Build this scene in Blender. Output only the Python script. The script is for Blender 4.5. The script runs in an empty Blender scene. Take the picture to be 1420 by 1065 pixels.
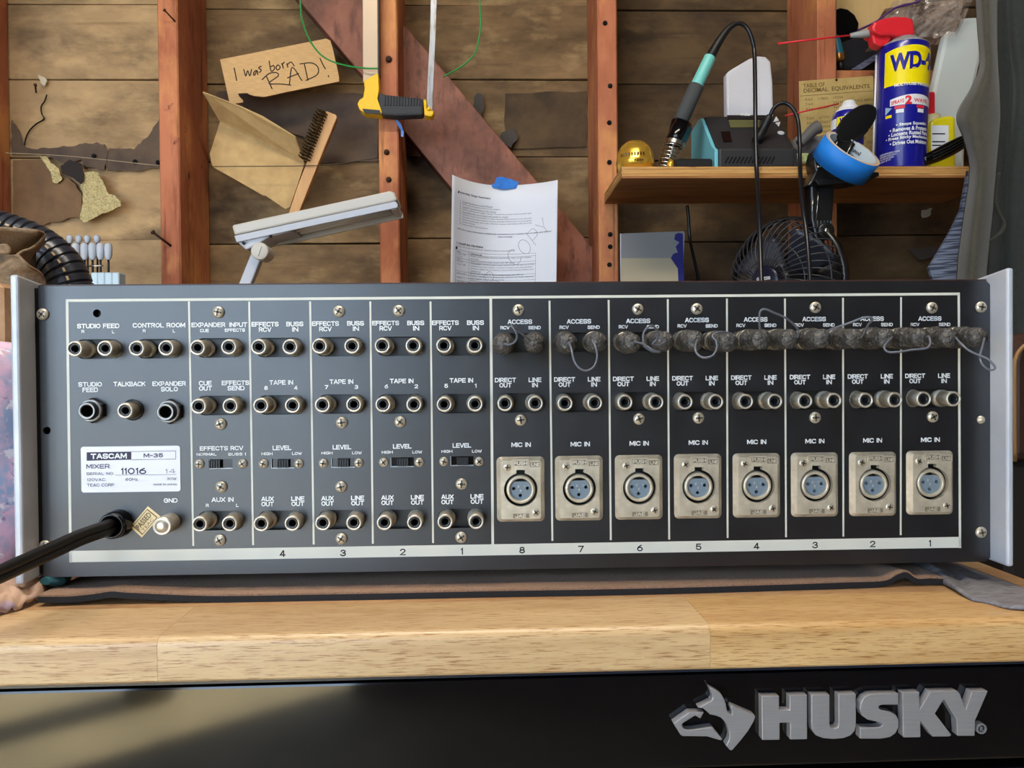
import bpy, bmesh, math, random
from mathutils import Vector, Matrix, noise
random.seed(7)
SC = bpy.context.scene
COL = SC.collection
PI = math.pi

# ------------------------------------------------------------------ camera
FPX = 1080.0
CAM = Vector((-0.00083, -0.41269, 0.00272))
YAW, PIT, ROL = -0.02895, -0.0139, -0.00922
_F = Vector((-math.sin(YAW)*math.cos(PIT), math.cos(YAW)*math.cos(PIT), math.sin(PIT)))
_R = Vector((math.cos(YAW), math.sin(YAW), 0))
_U = _R.cross(_F)
R2 = _R*math.cos(ROL) + _U*math.sin(ROL)
U2 = -_R*math.sin(ROL) + _U*math.cos(ROL)
cam_data = bpy.data.cameras.new('camera')
cam_data.sensor_fit = 'HORIZONTAL'; cam_data.sensor_width = 36.0
cam_data.lens = FPX/1420*36.0
cam_data.clip_start = 0.01; cam_data.clip_end = 100
cam = bpy.data.objects.new('camera', cam_data); COL.objects.link(cam)
m = Matrix.Identity(4)
for i in range(3):
    m[i][0] = R2[i]; m[i][1] = U2[i]; m[i][2] = -_F[i]; m[i][3] = CAM[i]
cam.matrix_world = m
SC.camera = cam

# ------------------------------------------------------------------ world, sun, exposure
SC.view_settings.view_transform = 'Standard'
SC.view_settings.look = 'None'
SC.view_settings.gamma = 1.0
SC.view_settings.use_curve_mapping = False
SC.view_settings.exposure = 0.64
WORLD_STRENGTH = 6.8
w = bpy.data.worlds.new('sky'); SC.world = w; w.use_nodes = True
nt = w.node_tree; nt.nodes.clear()
o_ = nt.nodes.new('ShaderNodeOutputWorld'); b_ = nt.nodes.new('ShaderNodeBackground')
tc = nt.nodes.new('ShaderNodeTexCoord'); sx = nt.nodes.new('ShaderNodeSeparateXYZ')
rp = nt.nodes.new('ShaderNodeValToRGB'); ma = nt.nodes.new('ShaderNodeMath'); ma.operation = 'MULTIPLY_ADD'
ma.inputs[1].default_value = .5; ma.inputs[2].default_value = .5
nt.links.new(tc.outputs['Generated'], sx.inputs[0]); nt.links.new(sx.outputs['Z'], ma.inputs[0])
nt.links.new(ma.outputs[0], rp.inputs[0])
e = rp.color_ramp.elements
e[0].position = .46; e[0].color = (.36, .42, .48, 1)
e[1].position = .52; e[1].color = (.60, .79, 1.0, 1)
e2 = rp.color_ramp.elements.new(.85); e2.color = (.55, .72, 1.0, 1)
nt.links.new(rp.outputs[0], b_.inputs[0]); b_.inputs[1].default_value = WORLD_STRENGTH
nt.links.new(b_.outputs[0], o_.inputs[0])
sun = bpy.data.lights.new('sun', 'SUN'); sun.energy = 44.0; sun.angle = math.radians(1.0); sun.color = (1, .95, .76)
sun_o = bpy.data.objects.new('sun', sun); COL.objects.link(sun_o)
_sd = Vector((-0.72, 0.55, -1.35)).normalized()      # high sun through the open garage door, falls on the floor by the door
sun_o.rotation_euler = _sd.to_track_quat('-Z', 'Y').to_euler()

# shop light added overhead to brighten the bench top and wall
fill = bpy.data.lights.new('overhead_fill', 'AREA'); fill.shape = 'RECTANGLE'; fill.size = 1.2; fill.size_y = .25; fill.energy = 20.0; fill.color = (1.0, .90, .76)
fill_o = bpy.data.objects.new('overhead_fill', fill); COL.objects.link(fill_o); fill_o.location = (-.10, -.28, 1.50)

# ------------------------------------------------------------------ pixel rays
def ray(px, py):
    return (_F*FPX + R2*(px-710.0) + U2*(532.5-py)).normalized()
def at(px, py, Y):
    d = ray(px, py); t = (Y-CAM.y)/d.y
    return CAM + d*t
def atz(px, py, Z):
    d = ray(px, py); t = (Z-CAM.z)/d.z
    return CAM + d*t
def atp(px, py, P, n):
    d = ray(px, py); t = (P-CAM).dot(n)/d.dot(n)
    return CAM + d*t
def mpp(Y): return (Y-CAM.y)/FPX          # metres per pixel at depth Y

# ------------------------------------------------------------------ materials
def lin(c):
    return tuple(((v/255)/12.92 if v/255 <= .04045 else ((v/255+.055)/1.055)**2.4) for v in c)
MATS = {}
def M(name, rgb, rough=.5, metal=0.0, rgb2=None, vscale=30, stretch=(1,1,1), detail=4, lo=.35, hi=.65,
      bump=0, bscale=None, coat=0, trans=0, alpha=1, emit=0, spec=.5, rand=0, rough2=None, ior=1.45, sheen=0):
    if name in MATS: return MATS[name]
    mt = bpy.data.materials.new(name); mt.use_nodes = True
    N = mt.node_tree.nodes; L = mt.node_tree.links
    p = N['Principled BSDF']
    c1 = lin(rgb)+(1,)
    p.inputs['Base Color'].default_value = c1
    p.inputs['Roughness'].default_value = rough; p.inputs['Metallic'].default_value = metal
    p.inputs['Specular IOR Level'].default_value = spec
    p.inputs['IOR'].default_value = ior
    if coat: p.inputs['Coat Weight'].default_value = coat; p.inputs['Coat Roughness'].default_value = .04
    if trans: p.inputs['Transmission Weight'].default_value = trans
    if alpha < 1: p.inputs['Alpha'].default_value = alpha
    if sheen: p.inputs['Sheen Weight'].default_value = sheen
    if emit: p.inputs['Emission Color'].default_value = c1; p.inputs['Emission Strength'].default_value = emit
    tex = None
    if rgb2 is not None or bump or rough2 is not None:
        t = N.new('ShaderNodeTexCoord'); mp = N.new('ShaderNodeMapping'); mp.inputs['Scale'].default_value = stretch
        L.new(t.outputs['Object'], mp.inputs[0])
        if rand:
            oi = N.new('ShaderNodeObjectInfo'); mm = N.new('ShaderNodeVectorMath'); mm.operation = 'SCALE'
            cx = N.new('ShaderNodeCombineXYZ')
            for k in range(3): L.new(oi.outputs['Random'], cx.inputs[k])
            L.new(cx.outputs[0], mm.inputs[0]); mm.inputs['Scale'].default_value = 17.0
            L.new(mm.outputs[0], mp.inputs['Location'])
    if rgb2 is not None:
        n = N.new('ShaderNodeTexNoise'); n.inputs['Scale'].default_value = vscale; n.inputs['Detail'].default_value = detail
        n.inputs['Roughness'].default_value = .6
        L.new(mp.outputs[0], n.inputs['Vector'])
        cr = N.new('ShaderNodeValToRGB'); cr.color_ramp.elements[0].position = lo; cr.color_ramp.elements[1].position = hi
        cr.color_ramp.elements[0].color = c1; cr.color_ramp.elements[1].color = lin(rgb2)+(1,)
        L.new(n.outputs['Fac'], cr.inputs[0])
        out = cr.outputs[0]
        if rand:
            hs = N.new('ShaderNodeHueSaturation'); L.new(out, hs.inputs['Color'])
            mr = N.new('ShaderNodeMapRange'); mr.inputs['To Min'].default_value = 1-rand; mr.inputs['To Max'].default_value = 1+rand
            L.new(oi.outputs['Random'], mr.inputs['Value']); L.new(mr.outputs[0], hs.inputs['Value'])
            out = hs.outputs[0]
        L.new(out, p.inputs['Base Color'])
        if rough2 is not None:
            r_ = N.new('ShaderNodeMapRange'); r_.inputs['To Min'].default_value = rough; r_.inputs['To Max'].default_value = rough2
            L.new(n.outputs['Fac'], r_.inputs['Value']); L.new(r_.outputs[0], p.inputs['Roughness'])
    if bump:
        nb = N.new('ShaderNodeTexNoise'); nb.inputs['Scale'].default_value = bscale or vscale; nb.inputs['Detail'].default_value = 3
        L.new(mp.outputs[0], nb.inputs['Vector'])
        bp = N.new('ShaderNodeBump'); bp.inputs['Strength'].default_value = bump; bp.inputs['Distance'].default_value = .002
        L.new(nb.outputs['Fac'], bp.inputs['Height']); L.new(bp.outputs[0], p.inputs['Normal'])
    MATS[name] = mt
    return mt

def layered(name, cols, scales, rough=.8, stretch=(1,1,1), bump=.3, rand=.12, metal=0, streak=None, spec=.3):
    """base colour with several noise layers mixed on top: cols = [base, (colour, scale, lo, hi, stretch), ...]"""
    if name in MATS: return MATS[name]
    mt = bpy.data.materials.new(name); mt.use_nodes = True
    N = mt.node_tree.nodes; L = mt.node_tree.links; p = N['Principled BSDF']
    p.inputs['Roughness'].default_value = rough; p.inputs['Metallic'].default_value = metal
    p.inputs['Specular IOR Level'].default_value = spec
    t = N.new('ShaderNodeTexCoord'); oi = N.new('ShaderNodeObjectInfo')
    cx = N.new('ShaderNodeCombineXYZ'); mm = N.new('ShaderNodeVectorMath'); mm.operation = 'SCALE'; mm.inputs['Scale'].default_value = 11.0
    for k in range(3): L.new(oi.outputs['Random'], cx.inputs[k])
    L.new(cx.outputs[0], mm.inputs[0])
    prev = None; lastfac = None
    base = N.new('ShaderNodeRGB'); base.outputs[0].default_value = lin(cols[0])+(1,); prev = base.outputs[0]
    for (c, s, lo, hi, st) in cols[1:]:
        mp = N.new('ShaderNodeMapping'); mp.inputs['Scale'].default_value = st
        L.new(t.outputs['Object'], mp.inputs[0]); L.new(mm.outputs[0], mp.inputs['Location'])
        n = N.new('ShaderNodeTexNoise'); n.inputs['Scale'].default_value = s; n.inputs['Detail'].default_value = 5; n.inputs['Roughness'].default_value = .62
        L.new(mp.outputs[0], n.inputs['Vector'])
        mr = N.new('ShaderNodeMapRange'); mr.inputs['From Min'].default_value = lo; mr.inputs['From Max'].default_value = hi
        L.new(n.outputs['Fac'], mr.inputs['Value'])
        mx = N.new('ShaderNodeMix'); mx.data_type = 'RGBA'
        L.new(mr.outputs[0], mx.inputs[0]); L.new(prev, mx.inputs[6]); mx.inputs[7].default_value = lin(c)+(1,)
        prev = mx.outputs[2]; lastfac = n.outputs['Fac']
    if rand:
        hs = N.new('ShaderNodeHueSaturation'); L.new(prev, hs.inputs['Color'])
        mr = N.new('ShaderNodeMapRange'); mr.inputs['To Min'].default_value = 1-rand; mr.inputs['To Max'].default_value = 1+rand
        L.new(oi.outputs['Random'], mr.inputs['Value']); L.new(mr.outputs[0], hs.inputs['Value']); prev = hs.outputs[0]
    L.new(prev, p.inputs['Base Color'])
    if bump and lastfac is not None:
        bp = N.new('ShaderNodeBump'); bp.inputs['Strength'].default_value = bump; bp.inputs['Distance'].default_value = .003
        L.new(lastfac, bp.inputs['Height']); L.new(bp.outputs[0], p.inputs['Normal'])
    MATS[name] = mt
    return mt

# ------------------------------------------------------------------ mesh builder
class MB:
    def __init__(s): s.v = []; s.f = []; s.m = []; s.s = []
    def vert(s, p): s.v.append(Vector(p)); return len(s.v)-1
    def face(s, idx, mi=0, sm=False): s.f.append(tuple(idx)); s.m.append(mi); s.s.append(sm)
    def quadpts(s, pts, mi=0, sm=False):
        s.face([s.vert(p) for p in pts], mi, sm)
    def box(s, x0, x1, y0, y1, z0, z1, mi=0, bev=0):
        if bev:
            return s.bevbox(Vector(((x0+x1)/2, (y0+y1)/2, (z0+z1)/2)), Vector((1,0,0)), Vector((0,1,0)), Vector((0,0,1)), (x1-x0)/2, (y1-y0)/2, (z1-z0)/2, bev, mi)
        s.obox(Vector(((x0+x1)/2, (y0+y1)/2, (z0+z1)/2)), Vector((1,0,0)), Vector((0,1,0)), Vector((0,0,1)), (x1-x0)/2, (y1-y0)/2, (z1-z0)/2, mi)
    def obox(s, c, ax, ay, az, hx, hy, hz, mi=0):
        b = len(s.v)
        for k in (-1, 1):
            for j in (-1, 1):
                for i in (-1, 1):
                    s.v.append(Vector(c)+ax*(i*hx)+ay*(j*hy)+az*(k*hz))
        for q in ((0,2,3,1),(4,5,7,6),(0,1,5,4),(2,6,7,3),(0,4,6,2),(1,3,7,5)):
            s.face([b+i for i in q], mi)
    def bevbox(s, c, ax, ay, az, hx, hy, hz, bev, mi=0):
        b = min(bev, hx*.98, hy*.98, hz*.98)
        V = {}
        base = len(s.v)
        def vid(i, j, k, w):
            key = (i, j, k, w)
            if key not in V:
                p = [i*hx, j*hy, k*hz]; h = [i, j, k]
                for q in range(3):
                    if q != w: p[q] -= h[q]*b
                V[key] = s.vert(Vector(c)+ax*p[0]+ay*p[1]+az*p[2])
            return V[key]
        S = (-1, 1)
        for i in S: s.face([vid(i,-1,-1,0), vid(i,1,-1,0), vid(i,1,1,0), vid(i,-1,1,0)], mi)
        for j in S: s.face([vid(-1,j,-1,1), vid(1,j,-1,1), vid(1,j,1,1), vid(-1,j,1,1)], mi)
        for k in S: s.face([vid(-1,-1,k,2), vid(1,-1,k,2), vid(1,1,k,2), vid(-1,1,k,2)], mi)
        for j in S:
            for k in S: s.face([vid(-1,j,k,1), vid(1,j,k,1), vid(1,j,k,2), vid(-1,j,k,2)], mi)
        for i in S:
            for k in S: s.face([vid(i,-1,k,0), vid(i,1,k,0), vid(i,1,k,2), vid(i,-1,k,2)], mi)
        for i in S:
            for j in S: s.face([vid(i,j,-1,0), vid(i,j,1,0), vid(i,j,1,1), vid(i,j,-1,1)], mi)
        for i in S:
            for j in S:
                for k in S: s.face([vid(i,j,k,0), vid(i,j,k,1), vid(i,j,k,2)], mi)
    def lathe(s, P, axis, prof, n=24, mi=0, sm=True, mis=None, a0=0, a1=2*PI, cap0=False, cap1=False, ref=None):
        """prof = [(t along axis, radius), ...]"""
        axis = Vector(axis).normalized()
        ref = Vector(ref) if ref is not None else (Vector((0,0,1)) if abs(axis.z) < .9 else Vector((1,0,0)))
        e1 = (ref - axis*ref.dot(axis)).normalized(); e2 = axis.cross(e1)
        full = abs((a1-a0)-2*PI) < 1e-6
        cnt = n if full else n+1
        rows = []
        for (t, r) in prof:
            c = Vector(P)+axis*t
            if r < 1e-9: rows.append([s.vert(c)]); continue
            rows.append([s.vert(c+(e1*math.cos(a0+(a1-a0)*k/n)+e2*math.sin(a0+(a1-a0)*k/n))*r) for k in range(cnt)])
        for i in range(len(rows)-1):
            A, B = rows[i], rows[i+1]; q = mis[i] if mis else mi
            for k in range(n):
                k2 = (k+1) % cnt
                if len(A) == 1 and len(B) == 1: continue
                if len(A) == 1: s.face((A[0], B[k], B[k2]), q, sm)
                elif len(B) == 1: s.face((A[k], A[k2], B[0]), q, sm)
                else: s.face((A[k], A[k2], B[k2], B[k]), q, sm)
        if cap0 and len(rows[0]) > 1: s.face(list(reversed(rows[0])), mis[0] if mis else mi)
        if cap1 and len(rows[-1]) > 1: s.face(rows[-1], mis[-1] if mis else mi)
    def cyl(s, P, Q, r, r2=None, n=16, mi=0, sm=True):
        P = Vector(P); Q = Vector(Q); d = (Q-P)
        s.lathe(P, d, [(0, 0), (0, r), (d.length, r if r2 is None else r2), (d.length, 0)], n, mi, sm)
    def tube(s, pts, r, n=8, mi=0, sm=True, cap=True, flat=None):
        pts = [Vector(p) for p in pts]; rows = []; up = None
        for i, p in enumerate(pts):
            d = (pts[min(i+1, len(pts)-1)]-pts[max(i-1, 0)]).normalized()
            if up is None:
                up = Vector((0,0,1)) if abs(d.z) < .9 else Vector((1,0,0))
            up = (up-d*up.dot(d)).normalized(); e2 = d.cross(up)
            rr = r(i/(len(pts)-1)) if callable(r) else r
            fa = flat or 1.0
            rows.append([s.vert(p+(up*math.cos(2*PI*k/n)*fa+e2*math.sin(2*PI*k/n))*rr) for k in range(n)])
        for A, B in zip(rows, rows[1:]):
            for k in range(n): s.face((A[k], A[(k+1) % n], B[(k+1) % n], B[k]), mi, sm)
        if cap:
            s.face(list(reversed(rows[0])), mi); s.face(rows[-1], mi)
    def prism(s, pts, vec, mi=0, side=None, capback=True, sm=False):
        """planar polygon (3-D points) extruded by vec"""
        vec = Vector(vec); A = [s.vert(p) for p in pts]; B = [s.vert(Vector(p)+vec) for p in pts]
        s.face(A, mi)
        if capback: s.face(list(reversed(B)), mi)
        n = len(A)
        for k in range(n): s.face((A[k], B[k], B[(k+1) % n], A[(k+1) % n]), mi if side is None else side, sm)
    def grid(s, fn, nu, nv, mi=0, sm=True):
        ids = [[s.vert(fn(i/nu, j/nv)) for i in range(nu+1)] for j in range(nv+1)]
        for j in range(nv):
            for i in range(nu): s.face((ids[j][i], ids[j][i+1], ids[j+1][i+1], ids[j+1][i]), mi, sm)
    def mesh(s, name, off=Vector((0,0,0)), mats=()):
        me = bpy.data.meshes.new(name)
        me.from_pydata([tuple(v-off) for v in s.v], [], s.f)
        for mt in mats: me.materials.append(mt)
        me.polygons.foreach_set('material_index', s.m); me.polygons.foreach_set('use_smooth', s.s)
        bm = bmesh.new(); bm.from_mesh(me)
        bmesh.ops.recalc_face_normals(bm, faces=bm.faces); bm.to_mesh(me); bm.free()
        me.update()
        return me
    def build(s, name, mats, parent=None, thick=0, bev=0, subsurf=0):
        mats = mats if isinstance(mats, (list, tuple)) else [mats]
        if parent is not None: off = wloc(parent)
        else:
            xs = [v.x for v in s.v]; ys = [v.y for v in s.v]; zs = [v.z for v in s.v]
            off = Vector(((min(xs)+max(xs))/2, (min(ys)+max(ys))/2, min(zs)))
        o = bpy.data.objects.new(name, s.mesh(name, off, mats)); COL.objects.link(o)
        if parent is not None: o.parent = parent
        else: o.location = off
        if subsurf: md = o.modifiers.new('sub', 'SUBSURF'); md.levels = md.render_levels = subsurf
        if thick: md = o.modifiers.new('thick', 'SOLIDIFY'); md.thickness = thick; md.offset = 0
        if bev:
            md = o.modifiers.new('bev', 'BEVEL'); md.width = bev; md.segments = 2; md.limit_method = 'ANGLE'; md.angle_limit = math.radians(40)
        return o
def wloc(o):
    p = Vector((0,0,0))
    while o is not None: p += o.location; o = o.parent
    return p
def tag(o, label=None, cat=None, group=None, kind=None):
    if label: o['label'] = label
    if cat: o['category'] = cat
    if group: o['group'] = group
    if kind: o['kind'] = kind
    return o
def thing(name, label, cat, loc, group=None):
    o = bpy.data.objects.new(name, None); COL.objects.link(o); o.location = Vector(loc); o.empty_display_size = .02
    return tag(o, label, cat, group)
def inst(name, me, pos, parent, rot=None, scale=None):
    o = bpy.data.objects.new(name, me); COL.objects.link(o)
    o.parent = parent; o.location = Vector(pos)-wloc(parent)
    if rot: o.rotation_euler = rot
    if scale: o.scale = scale
    return o
def catmull(pts, n=8):
    pts = [Vector(p) for p in pts]
    P = [pts[0]*2-pts[1]]+pts+[pts[-1]*2-pts[-2]]
    out = []
    for i in range(1, len(P)-2):
        for k in range(n):
            t = k/n; a, b, c, d = P[i-1], P[i], P[i+1], P[i+2]
            out.append(.5*((2*b)+(c-a)*t+(2*a-5*b+4*c-d)*t*t+(3*b-a-3*c+d)*t**3))
    out.append(pts[-1]); return out

# ------------------------------------------------------------------ lettering
_TX = {}
def textmesh(s, bold=0.0, res=3, depth=0.0, slant=0.0):
    """flat lettering in the XZ plane, x 0..1 (ink width), z 0..1 (cap height)"""
    key = (s, bold, depth, slant)
    if key in _TX: return _TX[key]
    cu = bpy.data.curves.new('lettering', 'FONT'); cu.body = s; cu.size = 1.0; cu.offset = bold; cu.resolution_u = res
    cu.fill_mode = 'FRONT'; cu.shear = slant
    o = bpy.data.objects.new('tmp', cu); COL.objects.link(o)
    dg = bpy.context.evaluated_depsgraph_get(); dg.update()
    me = bpy.data.meshes.new_from_object(o.evaluated_get(dg))
    bpy.data.objects.remove(o); bpy.data.curves.remove(cu)
    xs = [v.co.x for v in me.vertices]; ys = [v.co.y for v in me.vertices]
    x0, x1 = min(xs), max(xs); y0, y1 = min(ys), max(ys)
    pts = [((v.co.x-x0)/max(x1-x0, 1e-6), (v.co.y-y0)/max(y1-y0, 1e-6)) for v in me.vertices]
    faces = [tuple(p.vertices) for p in me.polygons]
    bpy.data.meshes.remove(me)
    _TX[key] = (pts, faces, (x1-x0)/max(y1-y0, 1e-6))
    return _TX[key]
# wide geometric stroke lettering (cap height 1), as printed on the panel: width, strokes
def _arc(cx, cy, rx, ry, a0, a1, n=7): return [(cx+rx*math.cos(math.radians(a0+(a1-a0)*k/n)), cy+ry*math.sin(math.radians(a0+(a1-a0)*k/n))) for k in range(n+1)]
def _rnd(w, r=.3): return _arc(w-r, 1-r, r, r, 0, 90, 4)+_arc(r, 1-r, r, r, 90, 180, 4)+_arc(r, r, r, r, 180, 270, 4)+_arc(w-r, r, r, r, 270, 360, 4)+[(w, 1-r)]
_S = _arc(.62, .76, .3, .24, 20, 90, 4)+_arc(.3, .75, .3, .25, 90, 270, 7)[0:]+_arc(.62, .25, .3, .25, 90, -90, 7)+_arc(.28, .26, .28, .26, 270, 200, 4)
GL = {
 'A': (1.0, [[(0, 0), (.44, 1), (.56, 1), (1.0, 0)], [(.16, .3), (.84, .3)]]),
 'B': (.9, [[(0, 0), (0, 1), (.62, 1)]+_arc(.62, .76, .24, .24, 90, -90, 6)+[(0, .52)], [(.62, .52)]+_arc(.64, .26, .26, .26, 90, -90, 6)+[(0, 0)]]),
 'C': (.98, [_arc(.62, .68, .36, .32, 25, 90, 4)+_arc(.4, .6, .4, .4, 90, 180, 5)+_arc(.4, .4, .4, .4, 180, 270, 5)+_arc(.62, .32, .36, .32, 270, 335, 4)]),
 'D': (.98, [[(0, 0), (0, 1), (.52, 1)]+_arc(.52, .5, .46, .5, 90, -90, 10)+[(0, 0)]]),
 'E': (.84, [[(.84, 1), (0, 1), (0, 0), (.84, 0)], [(0, .52), (.76, .52)]]),
 'F': (.8, [[(.8, 1), (0, 1), (0, 0)], [(0, .5), (.72, .5)]]),
 'G': (1.0, [_arc(.62, .68, .36, .32, 25, 90, 4)+_arc(.4, .6, .4, .4, 90, 180, 5)+_arc(.4, .4, .4, .4, 180, 270, 5)+_arc(.62, .36, .38, .36, 270, 360, 4)+[(1.0, .5), (.55, .5)]]),
 'H': (.9, [[(0, 0), (0, 1)], [(.9, 0), (.9, 1)], [(0, .52), (.9, .52)]]),
 'I': (.0, [[(0, 0), (0, 1)]]),
 'J': (.7, [[(.7, 1), (.7, .3)]+_arc(.35, .3, .35, .3, 0, -180, 7)]),
 'K': (.92, [[(0, 0), (0, 1)], [(.88, 1), (.1, .45)], [(.36, .6), (.92, 0)]]),
 'L': (.78, [[(0, 1), (0, 0), (.78, 0)]]),
 'M': (1.1, [[(0, 0), (0, 1), (.08, 1), (.55, .2), (1.02, 1), (1.1, 1), (1.1, 0)]]),
 'N': (.92, [[(0, 0), (0, 1), (.06, 1), (.86, 0), (.92, 0), (.92, 1)]]),
 'O': (1.04, [_arc(.52, .5, .52, .5, 0, 360, 20)]),
 'P': (.86, [[(0, 0), (0, 1), (.6, 1)]+_arc(.6, .7, .26, .3, 90, -90, 7)+[(0, .4)]]),
 'R': (.9, [[(0, 0), (0, 1), (.6, 1)]+_arc(.6, .72, .27, .28, 90, -90, 7)+[(0, .44)], [(.52, .44), (.9, 0)]]),
 'S': (.92, [_S]),
 'T': (.92, [[(0, 1), (.92, 1)], [(.46, 1), (.46, 0)]]),
 'U': (.92, [[(0, 1), (0, .34)]+_arc(.34, .34, .34, .34, 180, 270, 5)+_arc(.58, .34, .34, .34, 270, 360, 5)+[(.92, 1)]]),
 'V': (.98, [[(0, 1), (.44, 0), (.54, 0), (.98, 1)]]),
 'W': (1.4, [[(0, 1), (.32, 0), (.4, 0), (.7, .9), (1.0, 0), (1.08, 0), (1.4, 1)]]),
 'X': (.94, [[(0, 0), (.94, 1)], [(0, 1), (.94, 0)]]),
 'Y': (.94, [[(0, 1), (.47, .45), (.94, 1)], [(.47, .45), (.47, 0)]]),
 '1': (.16, [[(0, .82), (.16, 1), (.16, 0)]]),
 '2': (.84, [_arc(.42, .72, .4, .28, 170, -40, 9)+[(0, 0), (.84, 0)]]),
 '3': (.84, [_arc(.42, .75, .36, .25, 165, -90, 9), _arc(.4, .26, .44, .26, 90, -165, 10)]),
 '4': (.9, [[(.64, 0), (.64, 1), (.56, 1), (0, .24), (.9, .24)]]),
 '5': (.84, [[(.76, 1), (.1, 1), (.04, .52)]+_arc(.42, .32, .42, .32, 125, -160, 11)]),
 '6': (.86, [[(.66, 1)]+_arc(.62, .36, .62, .5, 125, 180, 4), _arc(.43, .32, .43, .32, 0, 360, 16)]),
 '7': (.82, [[(0, 1), (.82, 1), (.28, 0)]]),
 '8': (.88, [_arc(.44, .76, .36, .24, 0, 360, 14), _arc(.44, .26, .44, .26, 0, 360, 14)]),
 '0': (.84, [_arc(.42, .5, .42, .5, 0, 360, 18)]), '.': (.0, [[(0, 0), (0, .04)]]), '-': (.5, [[(0, .46), (.5, .46)]]), ' ': (.42, []),
 'z': (.5, [[(0, .6), (.5, .6), (0, 0), (.5, 0)]]), '!': (0, [[(0, 1), (0, .3)], [(0, .06), (0, 0)]])}
_TM = {}
def letters(s, pos, wid, hei, mt, parent, name='lettering', bold=.025, rot=0, th=None):
    """one line of print on a surface facing the camera side (-Y); pos = centre; strokes keep their weight"""
    x = 0; W = []
    for ch in s:
        W.append(x); x += GL[ch][0]+(.34 if ch != ' ' else .24)
    tot = x-.34
    if wid is None: wid = hei*max(tot, .1)*.85
    t = hei*((.15+bold*1.6) if th is None else th)                   # stroke weight
    kx = (wid-t)/max(tot, 1e-3) if tot > .05 else 1.0; kz = hei-t
    key = (s, round(wid, 5), round(hei, 5), round(t, 5), mt.name)
    if key not in _TM:
        b = MB()
        for ch, x0 in zip(s, W):
            for si, st in enumerate(GL[ch][1]):
                P = [Vector(((x0+p[0]-tot/2)*kx, -si*.00002, (p[1]-.5)*kz)) for p in st]
                if tot <= .05: P = [Vector((0, 0, p.z)) for p in P]
                Q = [P[0]]
                for p in P[1:]:
                    if (p-Q[-1]).length > t*.12: Q.append(p)
                P = Q; closed = len(P) > 6 and (P[0]-P[-1]).length < t*.5
                if len(P) < 2: continue
                if closed: P[-1] = P[0].copy()
                D = [(c-a).normalized() for a, c in zip(P, P[1:])]
                if not closed: P[0] = P[0]-D[0]*(t/2); P[-1] = P[-1]+D[-1]*(t/2)
                row = []
                for k, p in enumerate(P):
                    if closed: d0, d1 = D[k-1] if k else D[-1], D[k] if k < len(D) else D[0]
                    else: d0, d1 = D[max(k-1, 0)], D[min(k, len(D)-1)]
                    n0 = Vector((-d0.z, 0, d0.x)); n1 = Vector((-d1.z, 0, d1.x)); mi_ = n0+n1
                    if mi_.length < .3: mi_ = n0.copy()
                    mi_.normalize(); l_ = (t/2)/max(mi_.dot(n0), .45)
                    row.append((b.vert(p-mi_*l_), b.vert(p+mi_*l_)))
                for r0, r1 in zip(row, row[1:]): b.face((r0[0], r1[0], r1[1], r0[1]))
        _TM[key] = b.mesh('lettering', mats=[mt])
    return inst(name, _TM[key], pos, parent, rot=(0, rot, 0))
def text_on(s, fn, mt, parent, name='lettering', bold=.02, slant=0.0):
    """lettering mapped through fn(x 0..1, z 0..1) -> world point"""
    pts, faces, asp = textmesh(s, bold, slant=slant)
    b = MB(); b.v = [Vector(fn(x, z)) for x, z in pts]
    for f in faces: b.face(f)
    return b.build(name, mt, parent)
# ================================================================== materials used widely
m_black = M('black_plastic', (22, 22, 24), .45)
m_rubber = M('black_rubber', (14, 14, 15), .7)
m_gloss = M('gloss_black', (10, 10, 12), .12)
m_chrome = M('bright_steel', (200, 198, 192), .25, 1.0)
m_nickel = M('tarnished_nickel', (202, 196, 184), .34, .55, (156, 142, 116), 160, lo=.4, hi=.75)
m_dark = M('deep_black', (3, 3, 4), .9)
m_white = M('white_plastic', (214, 216, 220), .4)
m_print = M('white_print', (226, 228, 228), .6)
m_ink = M('black_ink', (16, 15, 22), .8)
m_card = M('cardboard', (190, 152, 102), .85, rgb2=(206, 168, 118), vscale=60, stretch=(1, 1, 12), bump=.1)
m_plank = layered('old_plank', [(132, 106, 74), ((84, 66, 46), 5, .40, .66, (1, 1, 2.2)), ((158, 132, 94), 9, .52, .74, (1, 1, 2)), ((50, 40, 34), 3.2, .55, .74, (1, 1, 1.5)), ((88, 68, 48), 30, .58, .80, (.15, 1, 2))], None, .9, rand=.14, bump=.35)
m_plankp = layered('pale_lit_plank', [(164, 136, 100), ((112, 92, 68), 6, .45, .70, (1, 1, 2.4)), ((186, 156, 114), 8, .5, .72, (1, 1, 2)), ((92, 76, 62), 4, .60, .76, (1, 1, 1.6)), ((130, 106, 74), 30, .58, .80, (.15, 1, 2))], None, .9, rand=.08, bump=.35)
m_plankd = layered('dark_dim_plank', [(94, 74, 50), ((58, 45, 32), 5, .40, .66, (1, 1, 2.2)), ((114, 92, 62), 9, .55, .76, (1, 1, 2)), ((42, 35, 31), 3.2, .55, .74, (1, 1, 1.5)), ((62, 48, 34), 30, .58, .80, (.15, 1, 2))], None, .9, rand=.12, bump=.35)
m_stud = layered('stud_wood', [(178, 110, 78), ((146, 82, 54), 14, .40, .68, (1, 1, .35)), ((206, 142, 86), 9, .50, .66, (1, 1, .5)), ((96, 46, 32), 70, .56, .72, (1, 1, .05)), ((74, 34, 24), 26, .66, .72, (1, 1, .8))], None, .7, rand=.10, bump=.35)
m_brace = layered('brace_wood', [(136, 84, 64), ((158, 104, 84), 9, .42, .70, (1, 1, 1)), ((66, 40, 32), 5, .50, .72, (1, 1, 1)), ((90, 50, 38), 60, .5, .72, (1, .3, .3))], None, .5, rand=.05, bump=.25)
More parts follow.
